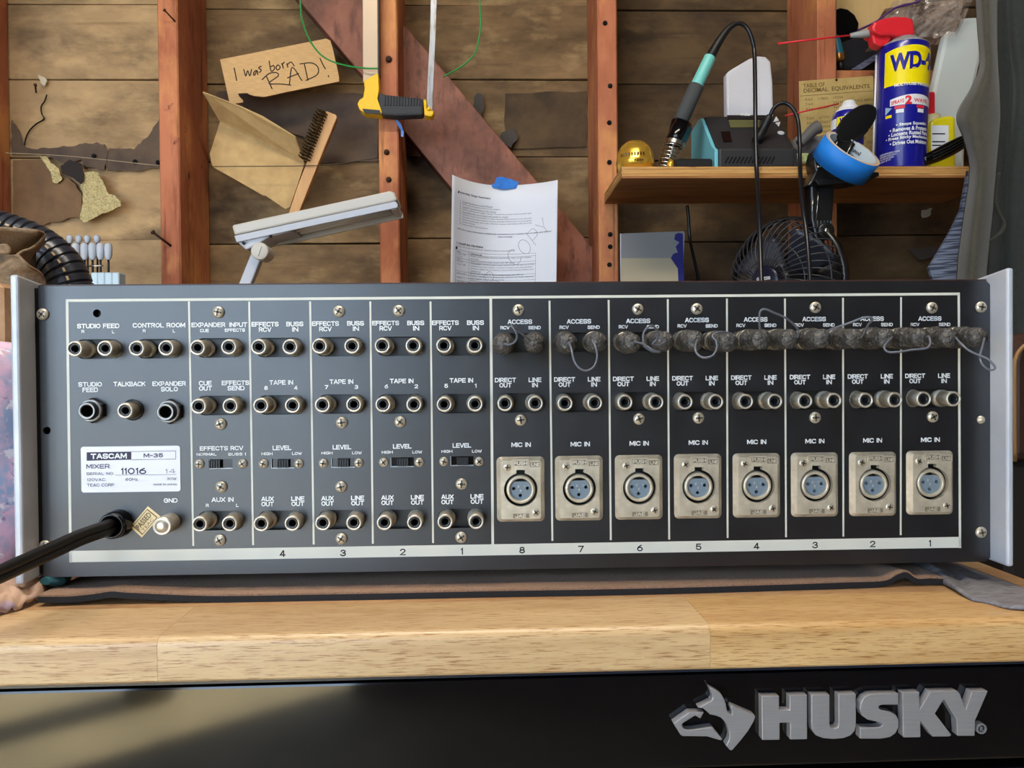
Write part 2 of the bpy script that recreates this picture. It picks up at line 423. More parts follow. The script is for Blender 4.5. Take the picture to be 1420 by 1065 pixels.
m_concrete = M('concrete', (176, 160, 128), .85, rgb2=(150, 138, 112), vscale=3)
m_ceil = M('ceiling_boards', (96, 74, 52), .9, rgb2=(74, 56, 40), vscale=4)
m_drywall = M('painted_drywall', (172, 166, 154), .8, rgb2=(160, 154, 142), vscale=3)
m_sidewall = M('side_wall_boards', (120, 98, 72), .9, rgb2=(92, 74, 54), vscale=4)

# ================================================================== room
YS, YW = 1.03, 1.18          # stud faces, sheathing boards
FLOOR, CEIL = -1.06, 1.55
XL, XR, YB = -3.1, 2.1, -2.3
def struct(mb, name, mt, **k): return tag(mb.build(name, mt, **k), kind='structure')
b = MB(); b.box(XL-.1, XR+.1, YB-.6, YW+.05, FLOOR-.05, FLOOR); struct(b, 'floor', m_concrete)
b = MB(); b.box(XL-.1, XR+.1, YB-.1, YW+.05, CEIL, CEIL+.05); struct(b, 'ceiling', m_ceil)
b = MB(); b.box(XL-.1, XL, YB-.1, YW+.05, FLOOR, CEIL); struct(b, 'wall_left', m_sidewall)
b = MB(); b.box(XR, XR+.1, YB-.1, YW+.05, FLOOR, CEIL); struct(b, 'wall_right', m_drywall)
# wall behind the photographer: the open garage door is its left part
b = MB(); b.box(-.42, XR, YB-.1, YB, FLOOR, CEIL); b.box(XL, -.42, YB-.1, YB, 1.25, CEIL); b.box(-1.16, -1.00, YB-.1, YB, FLOOR, 1.25); b.box(-1.80, -1.64, YB-.1, YB, FLOOR, 1.25); struct(b, 'wall_front', m_drywall)  # two posts added out of view to stripe the floor's sun patch
b = MB(); b.box(XL, XR, YW+.022, YW+.05, FLOOR, CEIL)
wall_back = struct(b, 'wall_back', M('wall_back_felt', (34, 28, 24), .95))

def studx(k): return at(236+304*k, 300, YS).x
sw, = (.0365,)
SX = [studx(k) for k in range(-5, 8)]
for x in SX:
    b = MB(); b.box(x-sw/2, x+sw/2, YS, YW-.0005, FLOOR+.04, CEIL-.02, bev=.0025)
    b.build('stud', m_stud, wall_back)
seams0 = [-215, -100, 10, 113, 220, 333, 445, 560, 675, 790, 905, 1020]
nb = 0
for k in range(len(SX)-1):
    xa, xb = SX[k], SX[k+1]
    jit = [1, 2, 0, 0, -2, 4, -3, 3, -4, 1, 2, 0, 1][k]
    pm = m_plankp if k <= 4 else (m_plankd if k >= 7 else m_plank)  # board tones also paint the light falling off from left to right
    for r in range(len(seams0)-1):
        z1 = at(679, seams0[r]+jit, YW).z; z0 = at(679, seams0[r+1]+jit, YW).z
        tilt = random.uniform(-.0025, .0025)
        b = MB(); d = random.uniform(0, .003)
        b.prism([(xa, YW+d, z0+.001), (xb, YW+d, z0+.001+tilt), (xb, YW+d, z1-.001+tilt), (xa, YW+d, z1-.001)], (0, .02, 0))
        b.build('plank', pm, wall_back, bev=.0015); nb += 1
# diagonal let-in brace, cut between the studs
def slab(name, pts, Y, th, mt, parent=None, **k):
    b = MB(); b.prism([at(x, y, Y) for x, y in pts], (0, th, 0)); return b.build(name, mt, parent, **k)
slab('brace', [(296, -139), (296, -148), (404, -148), (541, 13), (541, 150)], YW-.050, .048, m_brace, wall_back, bev=.002)
slab('brace', [(554, 30), (568, 42), (826, 348), (826, 430), (766, 430), (554, 174)], YW-.050, .048, m_brace, wall_back, bev=.002)
# blocking between two studs at the upper right
slab('blocking', [(1143, 97), (1400, 97), (1400, 130), (1143, 130)], 1.05, .12, m_stud, wall_back, bev=.002)

# torn building paper on the boards of the left bay and elsewhere
m_felt = M('torn_felt', (106, 88, 72), .95, rgb2=(70, 58, 52), vscale=9)
m_felt2 = M('brown_felt', (128, 98, 70), .95, rgb2=(104, 80, 58), vscale=16)
m_flap = M('speckled_backing', (192, 176, 126), .9, rgb2=(150, 134, 94), vscale=300, lo=.42, hi=.62, bump=.3)
def torn(pts, Y, mt, name='torn_paper', curl=None, th=.0012, wob=1.6, sub=6):
    P = []
    for i, (x, y) in enumerate(pts):
        x2, y2 = pts[(i+1) % len(pts)]
        for k in range(sub):
            t = k/sub; a = x+(x2-x)*t; c = y+(y2-y)*t
            a += noise.noise((a*.11, c*.11, 3))*wob*2; c += noise.noise((a*.13, c*.13, 9))*wob*2
            P.append(at(a, c, Y-(curl(a, c) if curl else 0)))
    b = MB(); b.prism(P, (0, th, 0)); return b.build(name, mt, wall_back)
torn([(16, 165), (30, 190), (36, 205), (60, 205), (100, 203), (120, 198), (145, 200), (150, 212), (145, 235), (118, 232), (112, 222), (90, 226), (60, 214), (16, 214)], YW-.004, m_felt)
torn([(152, 206), (185, 206), (205, 190), (221, 165), (224, 232), (190, 238), (150, 236), (146, 222)], YW-.004, m_felt)
torn([(18, 222), (60, 222), (85, 240), (104, 255), (113, 272), (112, 300), (60, 312), (18, 300)], YW-.006, m_felt2)
torn([(55, 216), (66, 220), (82, 236), (86, 248), (80, 256), (70, 250), (72, 240)], YW-.012, m_flap)
torn([(113, 240), (135, 238), (141, 252), (152, 268), (168, 278), (165, 288), (140, 298), (116, 309), (110, 304), (115, 280), (112, 262)], YW-.018, m_flap, curl=lambda x, y: (x-110)*.0002)
torn([(84, 228), (98, 222), (113, 226), (116, 240), (113, 256), (105, 250), (96, 244), (88, 240)], YW-.014, M('dark_curl', (40, 34, 33), .9), curl=lambda x, y: (y-220)*.0004)
torn([(300, 128), (330, 126), (420, 128), (524, 130), (524, 224), (440, 226), (420, 190), (300, 150)], YW-.003, m_felt)
torn([(660, 128), (668, 130), (672, 150), (664, 164), (655, 150)], YW-.015, M('grey_felt', (72, 66, 62), .9))
torn([(700, 180), (712, 178), (718, 192), (706, 205), (690, 196)], YW-.015, M('grey_felt', (72, 66, 62), .9))
torn([(700, 130), (814, 126), (814, 204), (700, 206)], YW-.003, M('olive_felt', (96, 76, 52), .95, rgb2=(62, 50, 38), vscale=9))
torn([(1260, 345), (1300, 343), (1298, 356), (1276, 360)], YW-.02, M('grey_felt', (72, 66, 62), .9))
torn([(1277, 292), (1292, 288), (1290, 298), (1280, 303)], YW-.02, M('white_scrap', (150, 146, 138), .9))
torn([(53, 104), (60, 106), (66, 112), (62, 119), (56, 115)], YW-.008, M('pale_splinter', (190, 180, 156), .9), wob=.8)
# crack in the left bay
b = MB(); b.tube(catmull([at(x, y, YW-.0045) for x, y in [(65, 131), (62, 140), (57, 148), (58, 158), (61, 165), (50, 172), (41, 181), (36, 191), (34, 201)]], 4), lambda t: .0028-.0012*abs(t-.5), 5, flat=.3)
b.build('crack', m_dark, wall_back)
# nails
def nail(p, q, r=.0022, mt=None):
    b = MB(); b.cyl(p, q, r, n=8); d = (Vector(q)-Vector(p)).normalized(); b.cyl(Vector(q)-d*.001, Vector(q)+d*.0012, r*2.0, n=10)
    return b.build('nail', mt or M('rusty_nail', (70, 46, 34), .7, .6), wall_back)
nail(at(237, 341, YS), at(212, 322, YS-.03))
nail(at(243, 30, YS), at(228, 14, YS-.02), .0014)
nail(at(50, 128, YW-.002), at(49, 118, YW-.03), .0016)
nail(at(539, 82, YS-.0005), at(539, 82, YS-.003), .003)
nail(at(536, 211, YS), at(536, 211, YS-.002), .0026)
nail(at(539, 249, YS), at(539, 249, YS-.002), .0026)
for (x, y) in [(839, 32), (846, 119), (845, 170), (845, 225), (846, 325), (846, 342), (845, 367)]:
    nail(at(x, y, YS+.0005), at(x, y, YS-.001), .0022, m_dark)
for (x, y) in [(130, 216), (187, 224), (219, 225)]: nail(at(x, y, YW-.003), at(x, y, YW-.008), .0022, m_dark)
# chalk-coloured scuffs
b = MB(); b.tube([at(742+5.5*math.cos(a)*(1+.1*math.sin(3*a)), 187+6*math.sin(a), YW-.0005) for a in [i*2*PI/20 for i in range(24)]], .0009, 5, flat=.3); b.build('chalk_mark', M('chalk', (190, 178, 150), .9), wall_back)
b = MB(); b.tube(catmull([at(x, y, YW-.0006) for x, y in [(723, 148), (725, 160), (726, 178), (727, 180)]]), .0012, 5, flat=.3); b.build('chalk_mark', M('chalk', (190, 178, 150), .9), wall_back)
b = MB(); b.tube(catmull([at(x, y, YW-.0006) for x, y in [(728, 198), (735, 208), (740, 213)]]), .002, 5, flat=.2); b.build('chalk_mark', M('chalk_dim', (130, 116, 96), .9), wall_back)
# thin wires strung along the wall
m_wire = M('dull_wire', (74, 64, 52), .6, .5)
def wire(pts, Y, r, mt, name, label, cat='wire', n=8):
    b = MB(); b.tube(catmull([at(p[0], p[1], p[2] if len(p) > 2 else Y) for p in pts], 8), r, 6); return tag(b.build(name, mt), label, cat)
wire([(8, 212), (100, 217), (222, 230)], YS+.01, .0007, M('pale_wire', (150, 134, 108), .6), 'thin_wire', 'thin pale wire strung across the leftmost wall bay')
wire([(296, 231), (420, 230), (470, 227), (525, 219)], 1.085, .0008, m_wire, 'thin_wire', 'thin dark wire stretched in front of the folded cardboard')

# ================================================================== worktop on the black chest
ZB = -0.1135
A0 = atz(0, 889, ZB); A1 = atz(1420, 857.5, ZB)
BU = (A1-A0); BU.z = 0; BU.normalize(); BV = Vector((-BU.y, BU.x, 0))      # along the edge, away from the camera
THK = .0205
def bp(u, v, z): return Vector((A0.x, A0.y, 0))+BU*u+BV*v+Vector((0, 0, z))
def uof(P): return (Vector((P.x, P.y, 0))-Vector((A0.x, A0.y, 0))).dot(BU)
def vof(P): return (Vector((P.x, P.y, 0))-Vector((A0.x, A0.y, 0))).dot(BV)
UR = uof(atz(1420, 803, ZB)); UL = uof(A0)-.28
def oak(name, c):
    return layered(name, [c, ((c[0]-34, c[1]-42, c[2]-44), 4.0, .46, .76, (1.2, 9, 22)), ((c[0]+16, c[1]+18, c[2]+18), 3.0, .45, .75, (1.5, 6, 14)), ((c[0]-50, c[1]-60, c[2]-58), 60, .53, .64, (1.5, 30, 30))], None, .36, rand=.05, bump=.06, spec=.5)
m_oak = oak('rubberwood', (186, 146, 104)); m_oak2 = oak('rubberwood_pale', (196, 164, 120)); m_oak3 = oak('rubberwood_warm', (190, 154, 104))
worktop = thing('worktop', 'pale jointed wood worktop with rounded front edge on the black chest', 'worktop', bp(.3, .3, ZB-THK))
rad = .0045
def stave(u0, u1, v0, v1, mt, front=False):
    b = MB(); g = .00006
    if front:
        prof = [(v1-g, ZB), (v0+rad, ZB)]
        for k in range(1, 6):
            a = PI/2*k/6; prof.append((v0+rad-rad*math.sin(a), ZB-rad+rad*math.cos(a)))
        prof += [(v0, ZB-rad), (v0, ZB-THK+.0012), (v0+.0012, ZB-THK), (v1-g, ZB-THK)]
    else: prof = [(v1-g, ZB), (v0+g, ZB), (v0+g, ZB-THK), (v1-g, ZB-THK)]
    P = [bp(u0+g, v, z) for v, z in prof]
    b.prism(P, BU*(u1-u0-2*g)); o = b.build('stave', mt, worktop)
    if front:
        for p in o.data.polygons:
            p.use_smooth = len(p.vertices) == 4
        md = o.modifiers.new('wn', 'EDGE_SPLIT'); md.split_angle = math.radians(35)
u218 = uof(atp(218, 915, bp(0, 0, 0), BV)); u985 = uof(atp(985, 895, bp(0, 0, 0), BV))
stave(UL, u218, 0, .046, m_oak2, True); stave(u218, u985, 0, .046, m_oak2, True); stave(u985, UR, 0, .046, m_oak3, True)
v = .046; mm_ = [m_oak, m_oak3, m_oak, m_oak2]
for r in range(12):
    cuts = [UL]; u = UL+random.uniform(.12, .4)
    while u < UR-.1: cuts.append(u); u += random.uniform(.3, .45)
    cuts.append(UR)
    for a, c in zip(cuts, cuts[1:]): stave(a, c, v, v+.046, mm_[(r+int(a*10)) % 4])
    v += .046
VBACK = v
# ------------------------------------------------------------------ chest
m_chest = M('gloss_black_enamel', (9, 9, 13), .07)
chest = thing('tool_chest', 'glossy black steel tool chest with raised silver dog-head badge', 'tool chest', bp(.3, .3, FLOOR))
CV = .004
z0, z1 = FLOOR, ZB-THK-.0005
P = [bp(UL+.01, CV+.014, z1), bp(UR-.012, CV+.014, z1), bp(UR-.012, VBACK-.01, z1), bp(UL+.01, VBACK-.01, z1)]
b = MB(); b.prism(P, (0, 0, z0-z1)); b.build('cabinet_body', m_chest, chest, bev=.002)
# top lip and drawer fronts
b = MB(); b.prism([bp(UL+.01, CV+.001, z1), bp(UR-.012, CV+.001, z1), bp(UR-.012, CV+.013, z1), bp(UL+.01, CV+.013, z1)], (0, 0, -.0022)); b.build('top_lip', M('lip_enamel', (30, 34, 44), .25), chest)
zz = z1-.003
dr = atp(1100, 1061.5, bp(0, CV, 0), BV).z
for k, (za, zb) in enumerate([(zz, dr), (dr-.004, dr-.11), (dr-.114, dr-.24), (dr-.244, dr-.42), (dr-.424, FLOOR+.03)]):
    b = MB(); b.prism([bp(UL+.014, CV, za), bp(UR-.016, CV, za), bp(UR-.016, CV+.0138, za), bp(UL+.014, CV+.0138, za)], (0, 0, zb-za))
    b.build('drawer_front', m_chest, chest, bev=.0012)
# badge
m_badge = M('brushed_badge', (146, 144, 146), .36, .3, rgb2=(138, 136, 138), vscale=60, stretch=(1, 8, 30))
BD = .0047
def badge(pts, name, org, sc, holes=None):
    Pf = bp(0, CV-BD, 0)
    b = MB(); b.prism([atp(org[0]+x/sc, org[1]+y/sc, Pf, BV) for x, y in pts], BV*(BD-.0001))
    return b.build(name, m_badge, chest, bev=.0004)
o1, s1 = (880, 900), 2.63
badge([(463,172),(528,172),(528,223),(565,223),(565,170),(630,168),(630,330),(567,331),(567,270),(530,270),(530,332),(465,333)], 'badge_letter', o1, s1)
badge([(645,167),(712,167),(712,275),(716,288),(728,291),(740,287),(744,275),(743,165),(808,163),(808,280),(803,300),(788,316),(762,326),(725,329),(688,326),(662,316),(648,297),(645,275)], 'badge_letter', o1, s1)
badge([(963,163),(963,204),(905,204),(893,207),(890,215),(897,222),(935,230),(955,242),(964,262),(963,288),(952,308),(932,322),(900,328),(822,328),(822,287),(882,287),(899,284),(904,276),(898,269),(850,258),(830,244),(822,222),(824,197),(836,177),(858,166),(885,163)], 'badge_letter', o1, s1)
o2, s2 = (1230, 935), 8.875
badge([(190,228),(400,220),(403,432),(535,212),(868,208),(900,245),(970,432),(1045,212),(1243,208),(1085,575),(1082,760),(868,760),(855,560),(708,320),(692,322),(592,485),(795,750),(768,768),(560,770),(412,575),(415,770),(402,778),(210,780),(198,770)], 'badge_letter', o2, s2)
o3, s3 = (920, 935), 9.26
badge([(600,170),(625,178),(690,215),(745,258),(785,330),(805,400),(820,490),(865,520),(885,520),(880,480),(862,430),(880,398),(1168,525),(1182,550),(1160,610),(1090,730),(1000,845),(885,980),(860,980),(803,918),(840,850),(850,780),(835,700),(800,620),(740,560),(680,535),(600,520),(560,480),(510,440),(440,430),(610,345),(632,310),(625,270),(598,185)], 'badge_emblem', o3, s3)
badge([(128,632),(330,490),(522,490),(475,572),(418,537),(400,537),(245,635),(240,665),(262,700),(310,718),(400,712),(625,680),(640,690),(755,835),(745,850),(700,842),(560,800),(250,797),(220,780)], 'badge_emblem', o3, s3)
c = atp(1361, 1010.5, bp(0, CV-.003, 0), BV); q = mpp(c.y)
b = MB(); b.lathe(c-BV*0, -BV, [(-.003, 7.6*q), (.0, 7.6*q), (.0004, 7.0*q), (.0004, 5.6*q), (-.0006, 5.4*q), (-.0006, 0)], 24, sm=False, mis=[0, 0, 0, 0, 1]); b.build('badge_mark', [m_badge, m_black], chest)
def _f(x, z): return c-BV*.0002+BU*((x-.5)*5.2*q)+Vector((0,0,1))*((z-.5)*6.6*q)
text_on('R', _f, m_badge, chest, 'badge_mark', .03)
# ================================================================== mixer
m_panel = M('panel_black', (17, 18, 23), .28, rgb2=(23, 25, 30), vscale=45, rough2=.40, spec=.9)
m_board = M('phenolic_board', (26, 25, 25), .35)
m_cheek = M('cheek_aluminium', (188, 192, 200), .38, .15, rgb2=(176, 180, 190), vscale=30)
m_strip = M('ivory_strip', (205, 204, 192), .5)
m_screw = M('screw_zinc', (200, 194, 180), .36, .5, rgb2=(176, 164, 142), vscale=240)
m_screwd = M('screw_slot', (34, 26, 16), .7)
m_plate = M('xlr_satin_nickel', (208, 198, 178), .42, .45, rgb2=(176, 166, 146), vscale=120, bump=.03, bscale=600)
m_insert = M('xlr_insert_grey', (112, 126, 138), .55)
m_ins = M('jack_insulator', (30, 31, 34), .22)
m_ringd = M('dull_steel', (150, 152, 154), .4, .5)
m_lid = M('top_cover_brown', (66, 40, 32), .5)
mixer = thing('mixer', 'black rack mixer back panel full of jacks between silver side cheeks', 'mixer', (0.012, .2, -.1050))
PX0, PX1 = at(56.5, 590, 0).x, at(1373, 590, 0).x
PZ1, PZ0 = at(690, 393, 0).z, at(690, 790, 0).z
T = .0015
JY = -.0095
def jp(x, y): P = at(x, y, JY); return Vector((P.x, 0, P.z))
PAIRS = [((103, 483.5), (145, 483)), ((189, 483), (230, 482.5)), ((273.5, 482), (317, 481)), ((358.5, 481), (402, 481)), ((443, 480), (488, 479.8)),
         ((530, 479.3), (573, 479.3)), ((615.5, 479), (658.5, 479)),
         ((275, 563.5), (319, 563)), ((361.5, 562.5), (405.5, 562.3)), ((447, 561.5), (490.5, 561)), ((531, 561), (574, 561)), ((616, 560.9), (659, 560.4)),
         ((276.5, 727), (318, 726.5)), ((362, 726.5), (405, 726)), ((447.5, 725.5), (490.5, 725.2)), ((533, 725), (575, 724.8)), ((617.2, 723.8), (660.2, 723.4)),
         ((700.4, 559.7), (742.6, 559.3)), ((783.7, 559.3), (825, 558.7)), ((867, 557.8), (910, 557.8)), ((950.4, 557.4), (993, 557.2)),
         ((1034.4, 556.8), (1075, 556.6)), ((1116.7, 556), (1157, 555.3)), ((1201, 555), (1241.5, 554.4)), ((1281.5, 553.3), (1322.9, 553.1))]
# the access row: same columns as the row below it
zacc = [at(720+k*81, 475.5-k*.95, 0).z for k in range(8)]
ACC = []
for k in range(8):
    a, c = PAIRS[17+k]; pa, pc = jp(*a), jp(*c)
    ACC.append((Vector((pa.x, 0, zacc[k])), Vector((pc.x, 0, zacc[k]))))
holes = []
def stadium(pa, pc, hw=.0046, hh=.0051):
    L = []; z = (pa.z+pc.z)/2; xa, xc = pa.x-hw+hh*.8, pc.x+hw-hh*.8
    for k in range(9):
        a = PI/2+PI*k/8; L.append((xa+hh*.8*math.cos(a), z+hh*math.sin(a)))
    for k in range(9):
        a = -PI/2+PI*k/8; L.append((xc+hh*.8*math.cos(a), z+hh*math.sin(a)))
    return L
for a, c in PAIRS: holes.append(stadium(jp(*a), jp(*c)))
for a, c in ACC: holes.append(stadium(a, c))
def circ(P, r, n=16): return [(P.x+r*math.cos(2*PI*k/n), P.z+r*math.sin(2*PI*k/n)) for k in range(n)]
holes.append(circ(at(134.5, 434.5, 0), .0021)); holes.append(circ(at(65, 597, 0), .0020))
tb = jp(173, 569.5); holes.append(circ(tb, .0056, 20))
SWS = [(306, 643.5), (391.5, 643), (475, 642), (557.5, 641), (640.5, 639.5)]
for i, (x, y) in enumerate(SWS):
    P = at(x, y, 0); hw, hh = .0062, .0026
    holes.append([(P.x-hw, P.z-hh), (P.x+hw, P.z-hh), (P.x+hw, P.z+hh), (P.x-hw, P.z+hh)])
# eight socket cut-outs
XLR = [(722.2, 679), (803.6, 677.7), (886.8, 676.4), (969, 674.9), (1050.7, 673.8), (1131.6, 672.7), (1212.6, 671.8), (1292, 670)]
XP = [at(x, y, -.0025) for x, y in XLR]
for P in XP: holes.append(circ(P, .0098, 24))
def sheet_with_holes(outer, holes, fn, back):
    bm = bmesh.new(); loops = []
    for L in [outer]+holes:
        vs = [bm.verts.new(fn(*p)) for p in L]; loops.append(vs)
        for i in range(len(vs)): bm.edges.new((vs[i], vs[(i+1) % len(vs)]))
    bmesh.ops.triangle_fill(bm, use_beauty=True, use_dissolve=False, edges=bm.edges[:])
    for f in bm.faces:
        f.normal_update()
    b = MB(); bm.verts.index_update()
    b.v = [v.co.copy() for v in bm.verts]
    for f in bm.faces: b.face([v.index for v in f.verts])
    n0 = len(b.v); back = Vector(back)
    b.v += [v.co+back for v in bm.verts]
    for L in loops:
        for i in range(len(L)):
            a, c = L[i].index, L[(i+1) % len(L)].index; b.face((a, c, c+n0, a+n0))
    bm.free(); return b
rr = .0022
out = [(PX0, PZ0), (PX1-rr, PZ0), (PX1, PZ0+rr), (PX1, PZ1-rr), (PX1-rr, PZ1), (PX0, PZ1)]
b = sheet_with_holes(out, holes, lambda x, z: (x, 0, z), (0, T, 0)); b.build('back_panel', m_panel, mixer)
b = MB(); b.box(PX0+.004, PX1-.004, .0042, .0056, PZ0+.003, PZ1-.003); b.build('jack_board', m_board, mixer)
# body behind the panel, and the brown top cover
b = MB(); b.box(PX0+.001, PX1-.001, .0062, .44, PZ0+.0005, PZ1-.004); b.build('chassis', m_black, mixer)
b = MB(); b.box(PX0-.0005, PX1-.001, .0016, .44, PZ1-.0036, PZ1+.0009); b.build('top_cover', m_lid, mixer)
# side cheeks
def cheek(xa, xb, pts):
    b = MB(); b.prism([(xa, y, z) for y, z in pts], (xb-xa, 0, 0)); return b.build('side_cheek', m_cheek, mixer, bev=.0012)
yc = -.0135
zt = at(20, 380.5, yc).z; zb = at(20, 811, yc).z
cheek(at(15, 500, yc).x, at(27, 500, yc).x, [(yc, zb), (yc, zt), (.10, zt-.012), (.44, zt-.05), (.44, zb)])
zt = at(1400, 371, yc).z; zb = at(1400, 786, yc).z
cheek(at(1396.5, 580, yc).x, at(1406, 580, yc).x, [(yc, zb), (yc, zt), (.10, zt-.012), (.44, zt-.05), (.44, zb)])
# fold of the panel towards the cheeks
b = MB(); b.box(at(48, 590, 0).x, PX0-.0002, .0005, .42, PZ0+.002, PZ1-.001); b.build('side_gap', m_dark, mixer)
b = MB(); b.box(PX1+.0002, at(1396.5, 580, yc).x-.0001, .002, .42, PZ0+.002, PZ1-.001); b.build('side_gap', m_cheek, mixer)
# rubber feet
for (x, y, Yf) in [(207, 800, .03), (1222, 782, .03), (207, 800, .36), (1222, 782, .36)]:
    P = at(x, y, .03); b = MB(); b.lathe((P.x, Yf, PZ0), (0, 0, -1), [(0, 0), (0, .0115), (.0028, .0112), (.0042, .009), (.0043, 0)], 24)
    b.build('rubber_foot', m_rubber, mixer)

# ---- printed frame, dividers, number strip
PY = -.00012
def bar(p, q, wpx, name='printed_line', mt=None):
    P, Q = at(p[0], p[1], PY), at(q[0], q[1], PY); d = (Q-P).normalized(); n = Vector((-d.z, 0, d.x))*(wpx*mpp(0)/2)
    b = MB(); b.quadpts([P-n, Q-n, Q+n, P+n]); return b.build(name, mt or m_strip, mixer)
bar((91.5, 416.8), (1331, 407.5), 3.6); bar((93, 416), (98, 780), 3.6); bar((1329.5, 407), (1331.3, 760), 3.4)
bar((680.5, 412), (683.3, 757), 3.6)
for (a, y0, c, y1) in [(262,418,268,757),(345.5,418,351,756),(430,418,435,755),(513.5,418,517,754),(597,418,600.5,753),(762,417,766,750),(844,416,847,749),(926,415,928,748),(1008,414,1009,746),(1088.5,414,1090,745),(1169,413,1169.5,744),(1249.5,412,1249,742)]:
    bar((a, y0), (c, y1), 2.6)
b = MB(); b.quadpts([at(x, y, PY) for x, y in [(96.5, 764), (1332, 744.5), (1332, 759.5), (96.7, 779.8)]]); b.build('number_strip', m_strip, mixer)

# ---- lettering
def tx(s, x, y, w, h, mt=m_print, bold=.03):
    return letters(s, at(x, y, PY-.00006), w*mpp(0) if w else None, h*mpp(0), mt, mixer, bold=bold)
H, h2 = 6.3, 4.4
TXT = [('STUDIO FEED',136.3,452,57,H),('R',115,459.7,4,h2),('L',157,460,3.4,h2),('CONTROL ROOM',220.5,451,71,H),('R',200,459,4,h2),('L',241.3,459,3.4,h2),
 ('STUDIO',125,533,32,H),('FEED',125.2,540.6,21,H),('TALKBACK',179.6,532.5,43,H),('EXPANDER',234.5,532,45.5,H),('SOLO',235,539.6,23,H),
 ('EXPANDER',289,450.4,46,H),('INPUT',330.5,450.2,24.3,H),('CUE',283.5,458.4,12,h2),('EFFECTS',325.7,457.8,27.5,h2),
 ('CUE',284.7,531.4,17.5,H),('OUT',284.9,538.6,17.8,H),('EFFECTS',326.5,530.9,37.5,H),('SEND',327.4,538.2,23.3,H),
 ('EFFECTS RCV',307.2,621.6,59,5.8),('NORMAL',286.3,630,27,3.8),('BUSS 1',328.8,629.8,23.6,3.8),
 ('AUX IN',308.6,692.8,30,H),('R',287.5,700.8,4,h2),('L',329.2,700.8,3.4,h2),('GND',236.7,694,18.6,6)]
for cx, cy in [(367.6,449.6),(451.3,448.8),(534.8,448),(617.6,447.6)]: TXT += [('EFFECTS',cx,cy,37,H),('RCV',cx,cy+7.4,17,H)]
for cx, cy in [(408.8,449.3),(493,448.3),(576.5,447.8),(659.3,447.4)]: TXT += [('BUSS',cx,cy,23.4,H),('IN',cx+.6,cy+7.4,8.4,H)]
for cx, cy, a, ax, c, ccx in [(390,530.3,'8',369,'4',410.4),(473.5,529.2,'7',452.7,'3',494.3),(557,528.3,'6',535.8,'2',577.3),(639.8,527.5,'5',618.8,'1',659.6)]:
    TXT += [('TAPE IN',cx,cy,32.5,H),(a,ax,cy+7.6,5,5.6),(c,ccx,cy+7.4,5 if c != '1' else 2.4,5.6)]
for cx, cy in [(391,621),(474.2,620),(557.8,618.9),(640.5,617.7)]:
    TXT += [('LEVEL',cx,cy,25.6,H),('HIGH',cx-20.7,cy+8.2,15.2,4.0),('LOW',cx+20.8,cy+7.9,13.4,4.0)]
for cx, cy in [(371,691.8),(454.2,691),(537.3,690),(620.5,688.9)]: TXT += [('AUX',cx,cy,17,H),('OUT',cx,cy+7.2,17,H)]
for cx, cy in [(413,691.4),(495.9,690.5),(578.8,689.5),(661.5,688.3)]: TXT += [('LINE',cx,cy,18,H),('OUT',cx,cy+7.2,17.8,H)]
ACX = [720.9,802.9,885,966.5,1047.9,1129,1209.5,1289.5]; ACY = [446.2,445.7,445,443.8,443,442.5,442,441.8]
DX = [700.9,783,864.5,946.5,1028,1109.3,1189.5,1269]; 
for k in range(8):
    s_ = 1-.004*k
    TXT += [('ACCESS',ACX[k],ACY[k],34*s_,H),('RCV',ACX[k]-20.6,ACY[k]+8.2,12.8*s_,4.7),('SEND',ACX[k]+20.4,ACY[k]+8.1,17.2*s_,4.7)]
    dy = 527-k*.83
    TXT += [('DIRECT',DX[k],dy,29.4*s_,H),('OUT',DX[k],dy+7.2,17*s_,H),('LINE',DX[k]+41-.12*k,dy-.3,17.7*s_,H),('IN',DX[k]+41-.12*k,dy+6.9,8*s_,H)]
for cx, cy in [(722.6,616.7),(804.6,615.9),(886.4,614.8),(968.3,613.7),(1049.3,612.8),(1130,611.7),(1210,610.7),(1290.2,609.8)]:
    TXT.append(('MIC IN',cx,cy,27,H))
for a in TXT: tx(*a, mt=m_print)
for s_, x, y in [('4',391.9,767.6),('3',475.8,766.8),('2',558.6,765.4),('1',640.5,764.4),('8',724,762.8),('7',805.6,761.3),('6',887.4,760),('5',968.8,758.3),('4',1049.2,757.3),('3',1130.4,755.8),('2',1210.2,754.3),('1',1289.6,753.3)]:
    letters(s_, at(x, y, PY-.00006), (8.0 if s_ != '1' else 3.0)*mpp(0), 9.2*mpp(0), m_ink, mixer, th=.18)

# ---- screws
def screw_mesh(r):
    b = MB(); h = r*.52
    b.lathe((0, 0, 0), (0, -1, 0), [(0, r*.98), (h*.25, r), (h*.62, r*.86), (h*.88, r*.6), (h, r*.3), (h*1.01, 0)], 20)
    c = r*.17; L = r*.64; y = -h*1.06
    P = [(-c, c), (-L, c*.55), (-L, -c*.55), (-c, -c), (-c*.55, -L), (c*.55, -L), (c, -c), (L, -c*.55), (L, c*.55), (c, c), (c*.55, L), (-c*.55, L)]
    def yy(p):
        d = math.hypot(*p); return -h*(1.075-.42*(d/r)**2)
    ctr = b.vert((0, y-.00002, 0)); ids = [b.vert((p[0], yy(p), p[1])) for p in P]
    for k in range(len(P)): b.face((ctr, ids[k], ids[(k+1) % len(P)]), 1)
    return b.mesh('screw', mats=[m_screw, m_screwd])
SM, SS = screw_mesh(.0031), screw_mesh(.0025)
